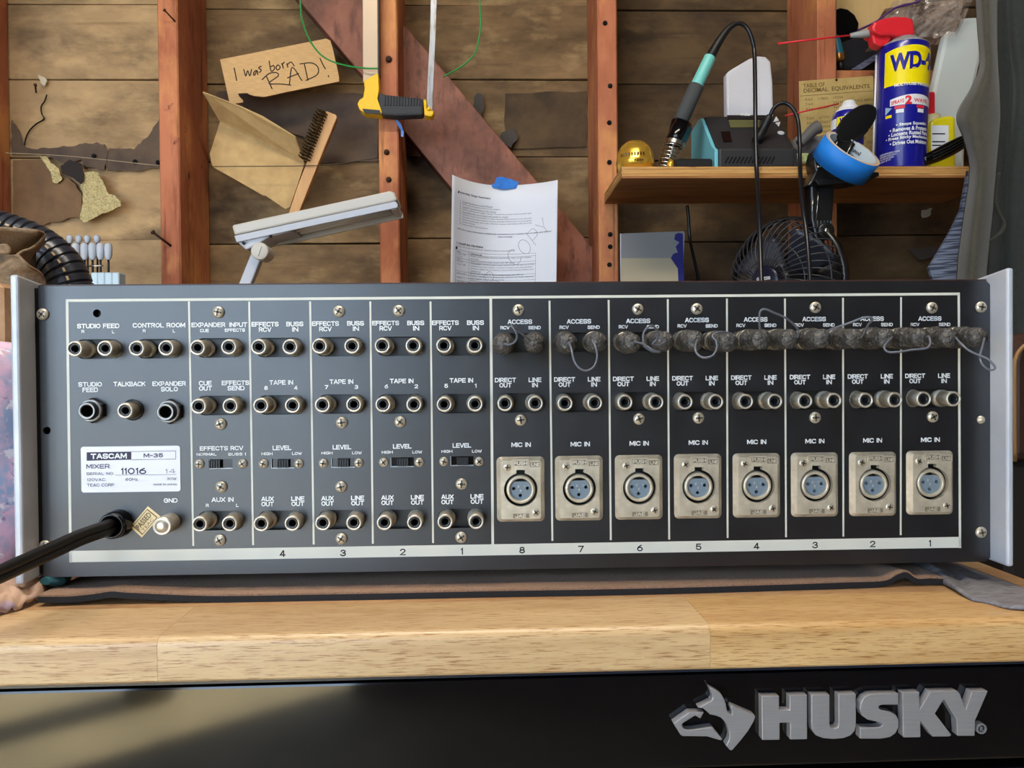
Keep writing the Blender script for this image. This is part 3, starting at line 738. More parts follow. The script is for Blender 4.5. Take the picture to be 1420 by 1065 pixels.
for (x, y) in [(303,433),(470,432),(553,431),(719,430),(884.4,429),(966,428.5),(1130.4,426.5),(1291.9,427),(306,588),(474,586),(555,585),(722,582.5),(886,581),(968.5,579.5),(1130,579),(1293,578),(307,675),(473,675),(640,671),(305,749),(473.5,747),(639.5,745),(59.5,436),(63,757),(1360,426),(1360,738)]:
    inst('screw', SM, at(x, y, -.0003), mixer, rot=(0, random.uniform(0, PI), 0))
for (x, y) in [(276.5,643.5),(336.5,643),(365.5,643),(414.5,643),(448.5,642.5),(497.5,642),(532,641),(581.5,641),(615.5,640),(664.5,640)]:
    inst('screw', SS, at(x, y, -.0003), mixer, rot=(0, random.uniform(0, PI), 0))
b = MB(); P = at(1360, 582, 0); b.lathe(P, (0, -1, 0), [(0, .0022), (.0008, .002), (.001, .0012), (.0016, .001), (.0016, 0)], 16); b.build('rivet', m_screw, mixer)

# ---- phono jacks
b = MB(); R = .00405
b.lathe((0, 0, 0), (0, -1, 0), [(-.0040, .0048), (-.0010, .0048), (-.0010, R*.98), (.0008, R*.98), (.0008, R), (.0088, R), (.0095, R*.93), (.0095, R*.76), (.0090, R*.72), (.0030, R*.72)], 24)
JM = b.mesh('phono_jack', mats=[m_nickel])
b = MB(); b.lathe((0, 0, 0), (0, -1, 0), [(.0060, R*.74), (.0086, R*.74), (.0088, R*.70), (.0088, R*.44), (.0084, R*.40), (.0020, R*.38), (.0020, 0)], 20, mis=[0, 0, 0, 0, 1, 1]); JI = b.mesh('insulator', mats=[m_ins, m_dark])
def jack(P):
    o = inst('phono_jack', JM, P, mixer); inst('insulator', JI, P, o); return o
for a, c in PAIRS:
    jack(jp(*a)); jack(jp(*c))
jack(tb)
for a, c in ACC: jack(a); jack(c)
# ---- quarter-inch sockets
def quarter(x, y):
    P = at(x, y, -.008); P = Vector((P.x, 0, P.z))
    b = MB(); b.lathe(P, (0, -1, 0), [(0, .0066), (.003, .0066), (.0034, .006), (.0034, .004)], 6, sm=False); o = b.build('headphone_socket', m_black, mixer)
    b = MB(); b.lathe(P, (0, -1, 0), [(.0034, .0057), (.0046, .0057), (.0048, .0053), (.0048, .0046), (.0042, .0044)], 28); b.build('washer_ring', m_ringd, o)
    b = MB(); b.lathe(P, (0, -1, 0), [(.0034, .0046), (.0068, .0046), (.0078, .0044), (.0080, .0041), (.0080, .0034), (.0076, .0031), (.0005, .0030), (.0005, 0)], 28, mis=[0, 0, 0, 1, 1, 2, 2]); b.build('socket_sleeve', [m_black, m_ringd, m_dark], o)
quarter(120, 570); quarter(229, 571.5)
b = MB(); b.lathe(tb, (0, -1, 0), [(0, .0056), (.0006, .0056), (.0007, .0046)], 24); b.build('washer_ring', m_board, mixer)

# ---- slide switches
for i, (x, y) in enumerate(SWS):
    P = at(x, y, 0); b = MB()
    b.box(P.x-.0068, P.x+.0068, .0016, .0040, P.z-.0032, P.z+.0032)
    o = b.build('slide_switch', m_gloss, mixer)
    b = MB(); b.box(P.x-.0062, P.x+.0062, .0005, .0012, P.z-.0027, P.z-.0021); b.box(P.x-.0063, P.x-.0057, .0004, .0012, P.z-.0027, P.z+.0027); b.build('switch_frame', m_ringd, o)
    cx = P.x+(-.0030 if i == 0 else .0004); b = MB()
    b.box(cx-.0030, cx+.0030, -.0004, .0016, P.z-.0021, P.z+.0021)
    for k in range(5):
        q = cx-.0026+.0013*k; b.box(q-.0003, q+.0003, -.0011, -.0004, P.z-.0020, P.z+.0019)
    b.build('switch_slider', m_black, o)

# ---- microphone sockets
HX, HZ, TH, CH = .01268, .0172, .0031, .0022
def rrect(hx, hz, r, n=4):
    L = []
    for (sx_, sz_, a0) in ((1, 1, 0), (-1, 1, PI/2), (-1, -1, PI), (1, -1, 1.5*PI)):
        for k in range(n+1):
            a = a0+PI/2*k/n; L.append((sx_*(hx-r)+r*math.cos(a), sz_*(hz-r)+r*math.sin(a)))
    return L
RH = .0089
hole = [(RH*math.sin(2*PI*k/40), -.0003+RH*math.cos(2*PI*k/40)) for k in range(40)]
# keyway notch at the top of the round opening
hole = []
for k in range(41):
    a = .26+(2*PI-.52)*k/40; hole.append((RH*math.sin(a), RH*math.cos(a)))
hole += [(-RH*math.sin(.26), .0118), (RH*math.sin(.26), .0118)]
b = sheet_with_holes(rrect(HX-CH, HZ-CH*.8, .0012), [hole], lambda x, z: (x, -TH, z), (0, .0030, 0))
oa = rrect(HX-CH, HZ-CH*.8, .0012); ob = rrect(HX-.0003, HZ-.0003, .0022); oc = rrect(HX, HZ, .0024)
I = [[b.vert((x, yv, z)) for x, z in L] for L, yv in ((oa, -TH), (ob, -.0009), (oc, -.0006), (oc, -.0001))]
for A, B in zip(I, I[1:]):
    for k in range(len(A)): b.face((A[k], A[(k+1) % len(A)], B[(k+1) % len(B)], B[k]))
XPL = b.mesh('microphone_socket', mats=[m_plate])
b = MB(); b.lathe((0, 0, 0), (0, -1, 0), [(-.006, .0076), (.0018, .0076), (.0024, .0071), (.0024, .0061), (.0018, .0057), (-.003, .0056)], 36); XRING = b.mesh('socket_ring', mats=[m_plate])
b = MB(); L = [(.00555*math.cos(a), -.0002+.00555*math.sin(a)) for a in [math.radians(50)-2*PI*k/40*.72-0 for k in range(0)]]
a0, a1 = math.radians(130), math.radians(130+280)
L = [(.0056*math.cos(a0+(a1-a0)*k/28), -.0002+.0056*math.sin(a0+(a1-a0)*k/28)) for k in range(29)]
pins = [(-.00365, .0004), (.0036, .0005), (-.0002, -.0034)]
b = sheet_with_holes(L, [[(x+.00092*math.cos(2*PI*k/14), z+.00092*math.sin(2*PI*k/14)) for k in range(14)] for x, z in pins], lambda x, z: (x, -.0009, z), (0, .003, 0)); XINS = b.mesh('socket_insert', mats=[m_insert])
b = MB(); b.lathe((0, 0, 0), (0, -1, 0), [(-.0065, 0), (-.0065, .0098)], 24); b.lathe((0, 0, 0), (0, -1, 0), [(-.0065, .0098), (.0012, .0098)], 24); XDARK = b.mesh('socket_well', mats=[m_dark])
# push tab
b = MB(); q = TH
b.prism([(x, -q-.0009, z) for x, z in [(-.0046, .0162), (-.0049, .0157), (-.0049, .0126), (-.0044, .0120), (-.0026, .0116), (-.0024, .0106), (.0022, .0106), (.0024, .0116), (.0040, .0120), (.0045, .0126), (.0045, .0157), (.0042, .0162)]], (0, .0009, 0)); XTAB = b.mesh('push_tab', mats=[m_plate])
def frame2(x0, x1, z0, z1, w_, y):
    b = MB()
    for r_ in ((x0, x1, z0, z0+w_), (x0, x1, z1-w_, z1), (x0, x0+w_, z0+w_, z1-w_), (x1-w_, x1, z0+w_, z1-w_)): b.box(r_[0], r_[1], y-.00035, y, r_[2], r_[3])
    return b
XFR1 = frame2(-.0046, .0047, -.0154, -.0122, .0004, -TH).mesh('maker_frame', mats=[m_plate])
XFR2 = frame2(.0046, .0108, .0116, .0150, .0004, -TH).mesh('maker_frame', mats=[m_plate])
def quadm(x0, x1, z0, z1, y, mt):
    b = MB(); b.quadpts([(x0, y, z0), (x1, y, z0), (x1, y, z1), (x0, y, z1)]); return b.mesh('recess_shade', mats=[mt])
m_rec = M('recess_shade_tone', (132, 122, 104), .6, .3)  # darker flat quads paint the shade inside the raised frames
XQ = [quadm(-.0044, .0045, -.0152, -.0124, -TH-.00005, m_rec), quadm(.0048, .0106, .0118, .0148, -TH-.00005, m_rec), quadm(-.0041, .0038, .0127, .0156, -TH-.00095, m_rec)]
XFR3 = frame2(-.0043, .0040, .0125, .0158, .0004, -TH-.0009).mesh('tab_frame', mats=[m_plate])
m_emb = M('embossed_edge', (232, 224, 206), .4, .6)
XS = screw_mesh(.0023)
for P in XP:
    P = Vector((P.x, 0, P.z)); o = inst('microphone_socket', XPL, P, mixer)
    inst('socket_well', XDARK, P, o); inst('socket_ring', XRING, P, o); inst('socket_insert', XINS, P, o); inst('push_tab', XTAB, P, o)
    for q_ in XQ: inst('recess_shade', q_, P, o)
    inst('maker_frame', XFR1, P, o); inst('maker_frame', XFR2, P, o); inst('tab_frame', XFR3, P, o)
    for sx_, sz_ in ((-.0071, .0119), (.0079, -.0121)):
        s_ = inst('screw', XS, P+Vector((sx_, -TH+.0004, sz_)), o, rot=(0, random.uniform(0, PI), 0)); s_.scale = (1, .75, 1)
    letters('PUSH', P+Vector((-.00015, -TH-.00125, .01415)), .0070, .0019, m_emb, o, bold=.02)
    letters('JAE', P+Vector((-.0002, -TH-.0004, -.0138)), .0058, .0018, m_emb, o, bold=.02)
    letters('LNE', P+Vector((.0079, -TH-.0004, .0133)), .0046, .0017, m_emb, o, bold=.02)
    for s_, x, z in (('2', -.0012, .0014), ('1', .0020, .0015), ('3', -.0001, -.0008)):
        letters(s_, P+Vector((x, -.00095, z)), None, .0011, m_emb, o, bold=.0)

# ---- rating label, ground post, strain relief, inspection stamp
m_label = M('silver_label', (214, 212, 216), .45, .1)
Lc = [at(x, y, -.0003) for x, y in [(112, 620.5), (249.5, 617), (250.5, 680.5), (113, 684)]]
cx = sum((p.x for p in Lc))/4; cz = sum((p.z for p in Lc))/4; hx = (Lc[1].x-Lc[0].x)/2; hz = (Lc[0].z-Lc[3].z)/2
b = MB(); b.prism([(cx+x, -.00035, cz+z) for x, z in rrect(hx, hz, .0013)], (0, .0003, 0)); lab = b.build('rating_label', m_label, mixer)
LO, LS = (0, 580), 5.26
m_navy = M('navy_print', (42, 38, 66), .6)
def lx(x, y): return at(LO[0]+x/LS, LO[1]+y/LS, -.00042)
b = MB(); b.quadpts([lx(632, 248), lx(958, 243), lx(958, 302), lx(632, 310)]); b.build('brand_block', m_navy, lab)
for p, q in (((958, 243), (1282, 238)), ((958, 302), (1282, 298)), ((1282, 238), (1282, 298))):
    P, Q = lx(*p), lx(*q); d = (Q-P).normalized(); n = Vector((-d.z, 0, d.x))*.00012; b = MB(); b.quadpts([P-n, Q-n, Q+n, P+n]); b.build('brand_frame', m_navy, lab)
def lt(s, x0, x1, y, h, mt=m_navy, bold=.01):
    P = lx((x0+x1)/2, y); P.y -= .00006; letters(s, P, (x1-x0)/LS*mpp(0), h/LS*mpp(0), mt, lab, bold=bold)
lt('TASCAM', 666, 922, 276, 38, m_print, .05); lt('M-35', 1050, 1188, 271, 30, bold=.03)
lt('MIXER', 632, 798, 351, 32); lt('SERIAL NO.', 634, 830, 404, 20, bold=0); lt('11016', 886, 1064, 385, 46, bold=.02); lt('14', 1208, 1280, 385, 30, M('faint_print', (120, 116, 130), .6), 0)
lt('120VAC.', 638, 772, 448, 21, bold=0); lt('60Hz.', 916, 1010, 445, 22, bold=0); lt('30W', 1218, 1286, 440, 20, bold=0); lt('TEAC CORP', 637, 830, 487, 22, bold=0); lt('MADE IN JAPAN', 1122, 1288, 483, 13, bold=0)
P, Q = lx(842, 415), lx(1286, 410); b = MB(); n = Vector((0, 0, .0001)); b.quadpts([P-n, Q-n, Q+n, P+n]); b.build('label_rule', m_navy, lab)
# stamp
m_stamp = M('inspection_stamp', (226, 206, 160), .6); m_olive = M('olive_ink', (104, 86, 52), .7)
S = [at(LO[0]+x/LS, LO[1]+y/LS, -.0003) for x, y in [(950, 792), (1078, 642), (1168, 715), (1035, 870)]]
b = MB(); b.prism(S, (0, .00025, 0)); st = b.build('inspection_sticker', m_stamp, mixer)
ctr = sum(S, Vector())/4
b = MB(); I1 = [ctr+(p-ctr)*.84+Vector((0, -.00008, 0)) for p in S]; I2 = [ctr+(p-ctr)*.76+Vector((0, -.00008, 0)) for p in S]
for k in range(4): b.quadpts([I1[k], I1[(k+1) % 4], I2[(k+1) % 4], I2[k]])
b.build('sticker_border', m_olive, st)
d1 = (S[1]-S[0]); d2 = (S[3]-S[0])
text_on('PASSED', lambda x, z: S[0]+d1*(.14+.72*x)+d2*(.58-.36*z)+Vector((0, -.0001, 0)), m_olive, st, bold=.02)
text_on('TEAC', lambda x, z: S[0]+d1*(.2+.6*x)+d2*(.84-.18*z)+Vector((0, -.0001, 0)), m_olive, st, bold=.0)
# ground post
P = at(226, 729, -.010); P = Vector((P.x, 0, P.z))
b = MB(); b.lathe(P, (0, -1, 0), [(0, .0048), (.0105, .0048), (.0115, .0046), (.0116, .0040), (.0112, .0037), (.0125, .0030), (.0130, .0012), (.0130, 0)], 28); b.build('ground_post', m_nickel, mixer)
# strain relief bushing
P = at(160, 727.5, -.004); PSR = Vector((P.x, 0, P.z))
b = MB(); b.lathe(PSR, (0, -1, 0), [(0, .0074), (.0045, .0072), (.0085, .0066), (.0090, .0060), (.0088, .0050), (.0060, .0044)], 28); b.build('strain_relief', m_gloss, mixer)
# ================================================================== power cord
def pathpx(L, n=8): return catmull([at(x, y, Y) for x, y, Y in L], n)
cord = thing('power_cord', 'thick black twin power cord leaving the back panel at lower left', 'power cord', at(60, 790, -.05))
cp = [(163, 728, .002), (152, 731, -.009), (138, 736, -.016), (110, 746, -.026), (75, 762, -.040), (35, 780, -.056), (-10, 800, -.072), (-60, 815, -.084), (-160, 822, -.080), (-300, 808, -.03)]
for dz in (-.0017, .0017):
    b = MB(); b.tube([p+Vector((0, 0, dz)) for p in pathpx(cp)], .0026, 10); b.build('conductor', M('cord_vinyl', (20, 18, 17), .42), cord)
# ================================================================== jumper leads in the access row
m_tape = M('grimy_tape', (62, 60, 58), .32, rgb2=(110, 104, 98), vscale=330, lo=.5, hi=.74, bump=1.0, bscale=500)
m_lead = M('grey_lead', (92, 96, 106), .35)
m_ring = M('plug_ring', (150, 146, 132), .4, .7)
TIPS = [((697, 478), (741, 475)), ((787.5, 475.5), (829, 474)), ((878, 476), (924, 473)), ((966, 472), (1014, 474.5)), ((1061, 470.5), (1100, 469.5)), ((1144, 469), (1191, 469)), ((1234, 468), (1284, 468)), ((1324, 468), (1364, 467))]
# leads in pixels with depth
LEADS = [
 [(699, 477, -.034), (706, 478, -.040), (714, 474, -.044), (717, 466, -.046), (714, 458, -.047), (709, 452, -.046), (714, 455, -.044), (724, 463, -.040), (735, 472, -.034)],
 [(789, 475, -.034), (792, 483, -.040), (796, 500, -.044), (804, 511, -.045), (814, 514, -.045), (824, 508, -.044), (828, 495, -.042), (826, 482, -.040), (821, 471, -.036)],
 [(879, 474, -.034), (889, 476, -.040), (897, 480, -.046), (906, 486, -.048), (915, 488, -.046), (903, 487, -.050), (894, 478, -.051), (892, 465, -.051), (897, 455, -.050), (905, 452, -.048), (912, 460, -.045), (911, 470, -.042), (905, 477, -.041), (914, 479, -.038), (924, 473, -.034)],
 [(967, 471, -.034), (964, 482, -.041), (967, 491, -.044), (976, 496, -.046), (988, 493, -.047), (994, 483, -.048), (993, 473, -.048), (988, 466, -.047), (996, 461, -.045), (1008, 461, -.042), (1016, 466, -.039), (1017, 473, -.035)],
 [(1056, 468, -.034), (1054, 458, -.041), (1053, 440, -.046), (1055, 431, -.047), (1062, 429, -.047), (1074, 434, -.046), (1088, 440, -.044), (1100, 449, -.041), (1107, 458, -.038), (1106, 468, -.034)],
 [(1147, 466, -.033), (1150, 458, -.038), (1160, 454, -.042), (1180, 447, -.046), (1196, 441, -.048), (1206, 440, -.049), (1210, 443, -.048), (1204, 450, -.044), (1199, 460, -.039), (1194, 468, -.034)],
 [(1237, 468, -.034), (1230, 475, -.041), (1226, 482, -.044), (1232, 488, -.045), (1246, 488, -.046), (1265, 485, -.046), (1284, 483, -.046), (1290, 476, -.044), (1288, 467, -.040), (1285, 467, -.034)],
 [(1325, 468, -.034), (1332, 476, -.040), (1342, 485, -.044), (1356, 492, -.046), (1370, 498, -.048), (1380, 510, -.049), (1372, 513, -.049), (1362, 505, -.048), (1359, 494, -.045), (1362, 482, -.041), (1365, 469, -.034)]]
where = ['in channel 8, its lead doubled back upward', 'in channel 7, its lead hanging in a U', 'in channel 6, its lead in two curls', 'in channel 5, its lead in a ring below', 'in channel 4, its lead arching upward', 'in channel 3, its lead pulled up to a point', 'in channel 2, its lead lying flat below', 'in channel 1, its lead looped past the frame']
for k in range(8):
    base = ACC[k]; cen = (base[0]+base[1])/2
    jl = thing('jumper_lead', 'two taped plugs '+where[k], 'jumper lead', cen+Vector((0, -.02, -.006)), 'taped jumper leads in the access jacks')
    for j in range(2):
        P = base[j]; Tp = at(TIPS[k][j][0], TIPS[k][j][1], -.034); d = (Tp-Vector((P.x, -.002, P.z)))
        b = MB(); L = d.length; n = 24; rr_ = []
        for q in range(n+1):
            t = q/n; y = .002+t*(L-.002)
            r = .0050
            if t < .12: r = .0052
            elif t < .2: r = .0046
            elif t < .62: r = .0052+.00035*math.sin(q*2.3)+.0003*random.uniform(-1, 1)
            elif t < .72: r = .0046
            elif t < .93: r = .0049+.0003*random.uniform(-1, 1)
            else: r = .0049*math.sqrt(max(0, 1-((t-.93)/.075)**2))
            rr_.append((y, max(r, .0009)))
        s0 = len(b.v)
        b.lathe(Vector((P.x, 0, P.z)), d, rr_+[(L+.0002, 0)], 20)
        for i in range(s0, len(b.v)):
            v_ = b.v[i]; ax = Vector((P.x, 0, P.z))+d.normalized()*(v_-Vector((P.x, 0, P.z))).dot(d.normalized())
            b.v[i] = ax+(v_-ax)*(1+.10*noise.noise(v_*420+Vector((k*7, j*3, 0))))
        o = b.build('plug', m_tape, jl)
        b = MB(); b.lathe(Vector((P.x, 0, P.z)), d, [(.0100, .0043), (.0100, .0055), (.0125, .0055), (.0125, .0043)], 20)
        b.lathe(Vector((P.x, 0, P.z)), d, [(.0004, .0044), (.0004, .0049), (.0065, .0049), (.0065, .0044)], 20); b.build('plug_ring', m_ring, o)
    b = MB(); b.tube(pathpx(LEADS[k], 8), .00052, 8); b.build('lead', m_lead, jl)

# ================================================================== mat under the mixer
m_matt = M('tan_felt', (156, 122, 96), .95, rgb2=(120, 94, 76), vscale=900, lo=.3, hi=.7, bump=.35, bscale=1500, sheen=.1)
m_matb = M('mat_rubber', (26, 25, 28), .8)
mat_o = thing('bench_mat', 'tan felt mat with black rubber underside under the mixer', 'mat', bp(.3, .2, ZB))
edge = [(52, 842), (95, 840.5), (130, 839), (155, 838.6), (180, 838.2), (282, 836.5), (380, 834.8), (530, 832), (673, 829), (800, 827), (900, 825), (1000, 822.3), (1100, 819.2), (1180, 816.8), (1215, 815.4), (1232, 814.6), (1245, 814), (1258, 813.6), (1272, 813.2), (1290, 812.8), (1308, 812.2)]
hump = [.002, .0015, .0022, .0034, .0026, .0004, 0, 0, 0, 0, 0, 0, 0, .0002, 0, .0008, .0034, .0044, .0008, .0008, .0002]
EP = [(uof(atz(x, y, ZB)), vof(atz(x, y, ZB))) for x, y in edge]
def lerp_tab(tab, t):
    k = min(int(t), len(tab)-2); f_ = t-k; return tab[k]*(1-f_)+tab[k+1]*f_
def cm_tab(tab, t):
    k = min(int(t), len(tab)-2); f_ = t-k
    a, b_, c, d = tab[max(k-1, 0)], tab[k], tab[k+1], tab[min(k+2, len(tab)-1)]
    return .5*((2*b_)+(c-a)*f_+(2*a-5*b_+4*c-d)*f_*f_+(3*b_-a-3*c+d)*f_**3)
US = [p[0] for p in EP]; VS = [p[1] for p in EP]
def matlayer(zlo, zhi, mt, name):
    b = MB(); n = 120; rows = [0, .008, .02, .04, .09, .40]
    def pt(i, rv, z):
        t = i/n*(len(US)-1); hmp = max(0, cm_tab(hump, t))*max(0, 1-rv/.05)
        return bp(cm_tab(US, t), cm_tab(VS, t)+rv, ZB+z+hmp)
    for zz, flip in ((zhi, 0), (zlo, 1)):
        ids = [[b.vert(pt(i, rv, zz)) for i in range(n+1)] for rv in rows]
        for j in range(len(rows)-1):
            for i in range(n): b.face((ids[j][i], ids[j][i+1], ids[j+1][i+1], ids[j+1][i]), 0, True)
        if zz == zhi: top = ids
        else: bot = ids
    for i in range(n):
        b.face((bot[0][i], bot[0][i+1], top[0][i+1], top[0][i])); b.face((bot[-1][i], bot[-1][i+1], top[-1][i+1], top[-1][i]))
    for j in range(len(rows)-1):
        b.face((bot[j][0], bot[j+1][0], top[j+1][0], top[j][0])); b.face((bot[j][n], bot[j+1][n], top[j+1][n], top[j][n]))
    b.build(name, mt, mat_o)
matlayer(.0002, .0033, m_matb, 'rubber_layer'); matlayer(.0034, .0043, m_matt, 'felt_layer')
# grey cloth strip at the right end of the bench
m_gcl = M('grey_cloth', (96, 92, 94), .8, rgb2=(128, 126, 132), vscale=90, stretch=(1, 6, 1), bump=.3)
b = MB(); gp = [atz(x, y, ZB) for x, y in [(1308, 811), (1322, 820), (1345, 833), (1370, 838), (1395, 845), (1430, 849)]]
gq = [atz(x, y, ZB) for x, y in [(1245, 781), (1270, 781.5), (1300, 782), (1325, 783), (1380, 803), (1430, 822)]]
ga = catmull(gp, 8); gb = catmull(gq, 8)
def gfn(u, v_):
    i = u*(len(ga)-1); k = min(int(i), len(ga)-2); f_ = i-k
    A = ga[k].lerp(ga[k+1], f_); B = gb[k].lerp(gb[k+1], f_); P = A.lerp(B, v_)
    hh = .0022*max(0, noise.noise((u*6, v_*2.5, 1)))+.0045*math.sin(PI*min(1, u*2.2))*math.sin(PI*(.15+.7*v_))*(1-u)
    if v_ < .02: P = P+Vector((0, noise.noise((u*60, 0, 5))*.0025, 0)); hh *= .3
    P.z = ZB+.0008+hh; return P
b.grid(gfn, 60, 16); tag(b.build('cloth_strip', m_gcl, thick=.0012), 'frayed grey cloth strip lying on the right corner of the worktop', 'cloth')
# crumpled cloth at the left end
m_quilt = layered('printed_quilt', [(186, 176, 200), ((220, 184, 206), 80, .46, .56, (1, 1, 1)), ((150, 170, 200), 60, .52, .60, (1, 1, 1)), ((232, 228, 232), 110, .60, .66, (1, 1, 1)), ((160, 120, 156), 140, .62, .68, (1, 1, 1))], None, .9, rand=0, bump=.2)
m_pink = M('pink_tan_cloth', (196, 160, 136), .9, rgb2=(168, 130, 106), vscale=70, bump=.2)
m_teal = M('teal_cloth', (46, 104, 108), .9, rgb2=(30, 70, 78), vscale=90)
def ridge(ctrl, radii, mt, name, label, cat, seg=40, n=16, wr=.25, squash=.6):
    pts = catmull(ctrl, 10); b = MB(); rows = []
    for i, p in enumerate(pts):
        t = i/(len(pts)-1); r = lerp_tab(radii, t*(len(radii)-1)); d = (pts[min(i+1, len(pts)-1)]-pts[max(i-1, 0)]).normalized()
        e1 = (Vector((0, 0, 1))-d*d.z).normalized(); e2 = d.cross(e1)
        rows.append([b.vert(p+(e1*math.cos(2*PI*k/n)*squash+e2*math.sin(2*PI*k/n))*r*(1+wr*noise.noise(p*55+Vector((math.cos(2*PI*k/n)*1.5, math.sin(2*PI*k/n)*1.5, 0))))) for k in range(n)])
    for A, B in zip(rows, rows[1:]):
        for k in range(n): b.face((A[k], A[(k+1) % n], B[(k+1) % n], B[k]), 0, True)
    b.face(rows[0]); b.face(list(reversed(rows[-1])))
    return tag(b.build(name, mt), label, cat)
def zf(x, y, z): P = atz(x, y, z); return P
m_rag = layered('rag_print', [(196, 164, 142), ((170, 130, 106), 40, .45, .65, (1, 1, 1)), ((206, 176, 190), 30, .52, .62, (1, 1, 1)), ((176, 160, 190), 60, .60, .68, (1, 1, 1))], None, .9, rand=0, bump=.2)
ra = catmull([atz(x, y, ZB+.002) for x, y in [(-40, 868), (0, 849), (22, 843), (42, 836), (62, 826), (82, 812), (97, 804)]], 8)
rb = catmull([atz(x, y, ZB+.010) for x, y in [(-40, 818), (0, 806), (18, 802), (36, 799), (58, 796), (80, 793), (99, 795)]], 8)
def ragfn(u, v_):
    i_ = u*(len(ra)-1); k_ = min(int(i_), len(ra)-2); f_ = i_-k_
    P = ra[k_].lerp(ra[k_+1], f_).lerp(rb[k_].lerp(rb[k_+1], f_), v_)
    P.z += .006*math.sin(PI*min(1, v_*1.15))*(1-u*.5)+.0035*noise.noise((u*7, v_*5, 2))+.002*noise.noise((u*15+v_*8, v_*9, 6)); P.z = max(P.z, ZB+.0008); return P
b = MB(); b.grid(ragfn, 60, 24); tag(b.build('rag', m_rag, thick=.0015), 'crumpled pink and tan cloth under the power cord at the left edge', 'cloth')
ridge([zf(62, 806, ZB+.010), zf(76, 803, ZB+.0095), zf(92, 800, ZB+.008)], [.003, .0065, .003], m_teal, 'rag', 'small teal cloth fold beside the lower left corner of the mixer', 'cloth')
# quilt bundle, cardboard and cables left of the mixer
def lump(cx, cy, Y, rx, rz, ry, mt, name, label, cat, wr=.25, sc=12, zbase=None):
    c = at(cx, cy, Y); b = MB()
    def fn(u, v_):
        th = 2*PI*u; ph = PI*(v_-.5); d = Vector((math.cos(ph)*math.cos(th), math.cos(ph)*math.sin(th), math.sin(ph)))
        q = abs(d.x)**.7*(1 if d.x > 0 else -1), abs(d.y)**.7*(1 if d.y > 0 else -1), abs(d.z)**.6*(1 if d.z > 0 else -1)
        p = c+Vector((q[0]*rx, q[1]*ry, q[2]*rz)); k = 1+wr*noise.noise(p*sc)+wr*.5*noise.noise(p*sc*3)
        p = c+Vector((q[0]*rx, q[1]*ry, q[2]*rz))*k
        if zbase is not None: p.z = max(p.z, zbase)
        return p
    b.grid(fn, 48, 32); return tag(b.build(name, mt), label, cat)
lump(-24, 650, .045, .046, .070, .05, m_quilt, 'quilt', 'rumpled purple and pink printed quilt left of the mixer', 'quilt', zbase=ZB+.0005)
b = MB(); P = at(-20, 440, .16); b.box(P.x-.06, P.x+.030, .13, .26, ZB+.0005, at(0, 392, .13).z, bev=.003); tag(b.build('cardboard_box', layered('dented_box', [(196, 156, 118), ((160, 122, 92), 10, .45, .7, (1, 1, 1)), ((216, 180, 146), 22, .5, .7, (1, 1, 1))], None, .9, bump=.3)), 'dented tan cardboard box behind the left mixer cheek', 'box')
def cable(L, r, label, name='cable', mt=None):
    b = MB(); b.tube(pathpx(L, 8), r, 8); return tag(b.build(name, mt or M('cord_vinyl', (20, 18, 17), .42)), label, 'cable')
cable([(-40, 562, .035), (-5, 549, .03), (10, 543, .03), (40, 532, .05)], .0028, 'short black cable entering behind the upper left cheek')
cable([(-40, 706, .03), (0, 690, .025), (12, 683, .03), (40, 676, .05)], .0028, 'black cable rising past the quilt behind the lower left cheek')
cable([(-40, 695, .022), (0, 696, .022), (16, 697, .025), (40, 700, .05)], .0028, 'flat-lying black cable across the quilt behind the lower left cheek')
# ================================================================== things hung on the wall, left to right
# ---- cardboard sign
YC = 1.112
m_back = M('cardboard_edge', (150, 116, 76), .9)
sg = thing('cardboard_sign', 'torn cardboard sign with handwritten black words on the wall', 'sign', at(390, 140, YC))
pts = [(305, 82.5), (452, 53.5), (458, 56), (462, 70), (470, 106), (470, 113), (440, 119), (400, 127), (366, 134.5), (352, 133), (345, 130.5), (343, 129), (330, 129.5), (331, 133), (337, 139), (337, 142), (325, 144), (318, 141)]
b = MB(); b.prism([at(x, y, YC) for x, y in pts], (0, .004, 0), side=1); b.build('sheet', [m_card, m_back], sg)
O2, S2 = (280, 0), 3.944
STR = [[(176, 370), (190, 442)], [(228, 378), (240, 416), (250, 387), (262, 415), (272, 378)], [(298, 383), (283, 398), (287, 412), (302, 386), (306, 410)], [(326, 362), (311, 371), (325, 384), (313, 397)],
 [(367, 332), (378, 388), (396, 378), (392, 358), (376, 366)], [(416, 354), (405, 369), (414, 383), (428, 368), (416, 354)], [(436, 345), (446, 374)], [(438, 355), (452, 338)], [(464, 346), (470, 370)], [(467, 354), (487, 340), (506, 362)],
 [(350, 412), (384, 487)], [(328, 437), (368, 402), (408, 398), (416, 416), (366, 456), (436, 460), (488, 466)], [(478, 462), (494, 368), (548, 442)], [(466, 427), (530, 402)], [(560, 350), (580, 440)], [(535, 350), (598, 344), (634, 368), (630, 408), (568, 440)], [(645, 318), (662, 355), (676, 378)], [(690, 412), (694, 421)]]
m_mark = M('marker_ink', (30, 22, 20), .8)
for st in STR:
    q = catmull([at(O2[0]+x/S2, O2[1]+y/S2, YC-.0003) for x, y in st], 5) if len(st) > 2 else [at(O2[0]+x/S2, O2[1]+y/S2, YC-.0003) for x, y in st]
    b = MB(); b.tube(q, .0011, 5, flat=1); 
    for i, v_ in enumerate(b.v): b.v[i] = Vector((v_.x, YC-.0003+(v_.y-YC+.0003)*.15, v_.z))
    b.build('handwriting', m_mark, sg)
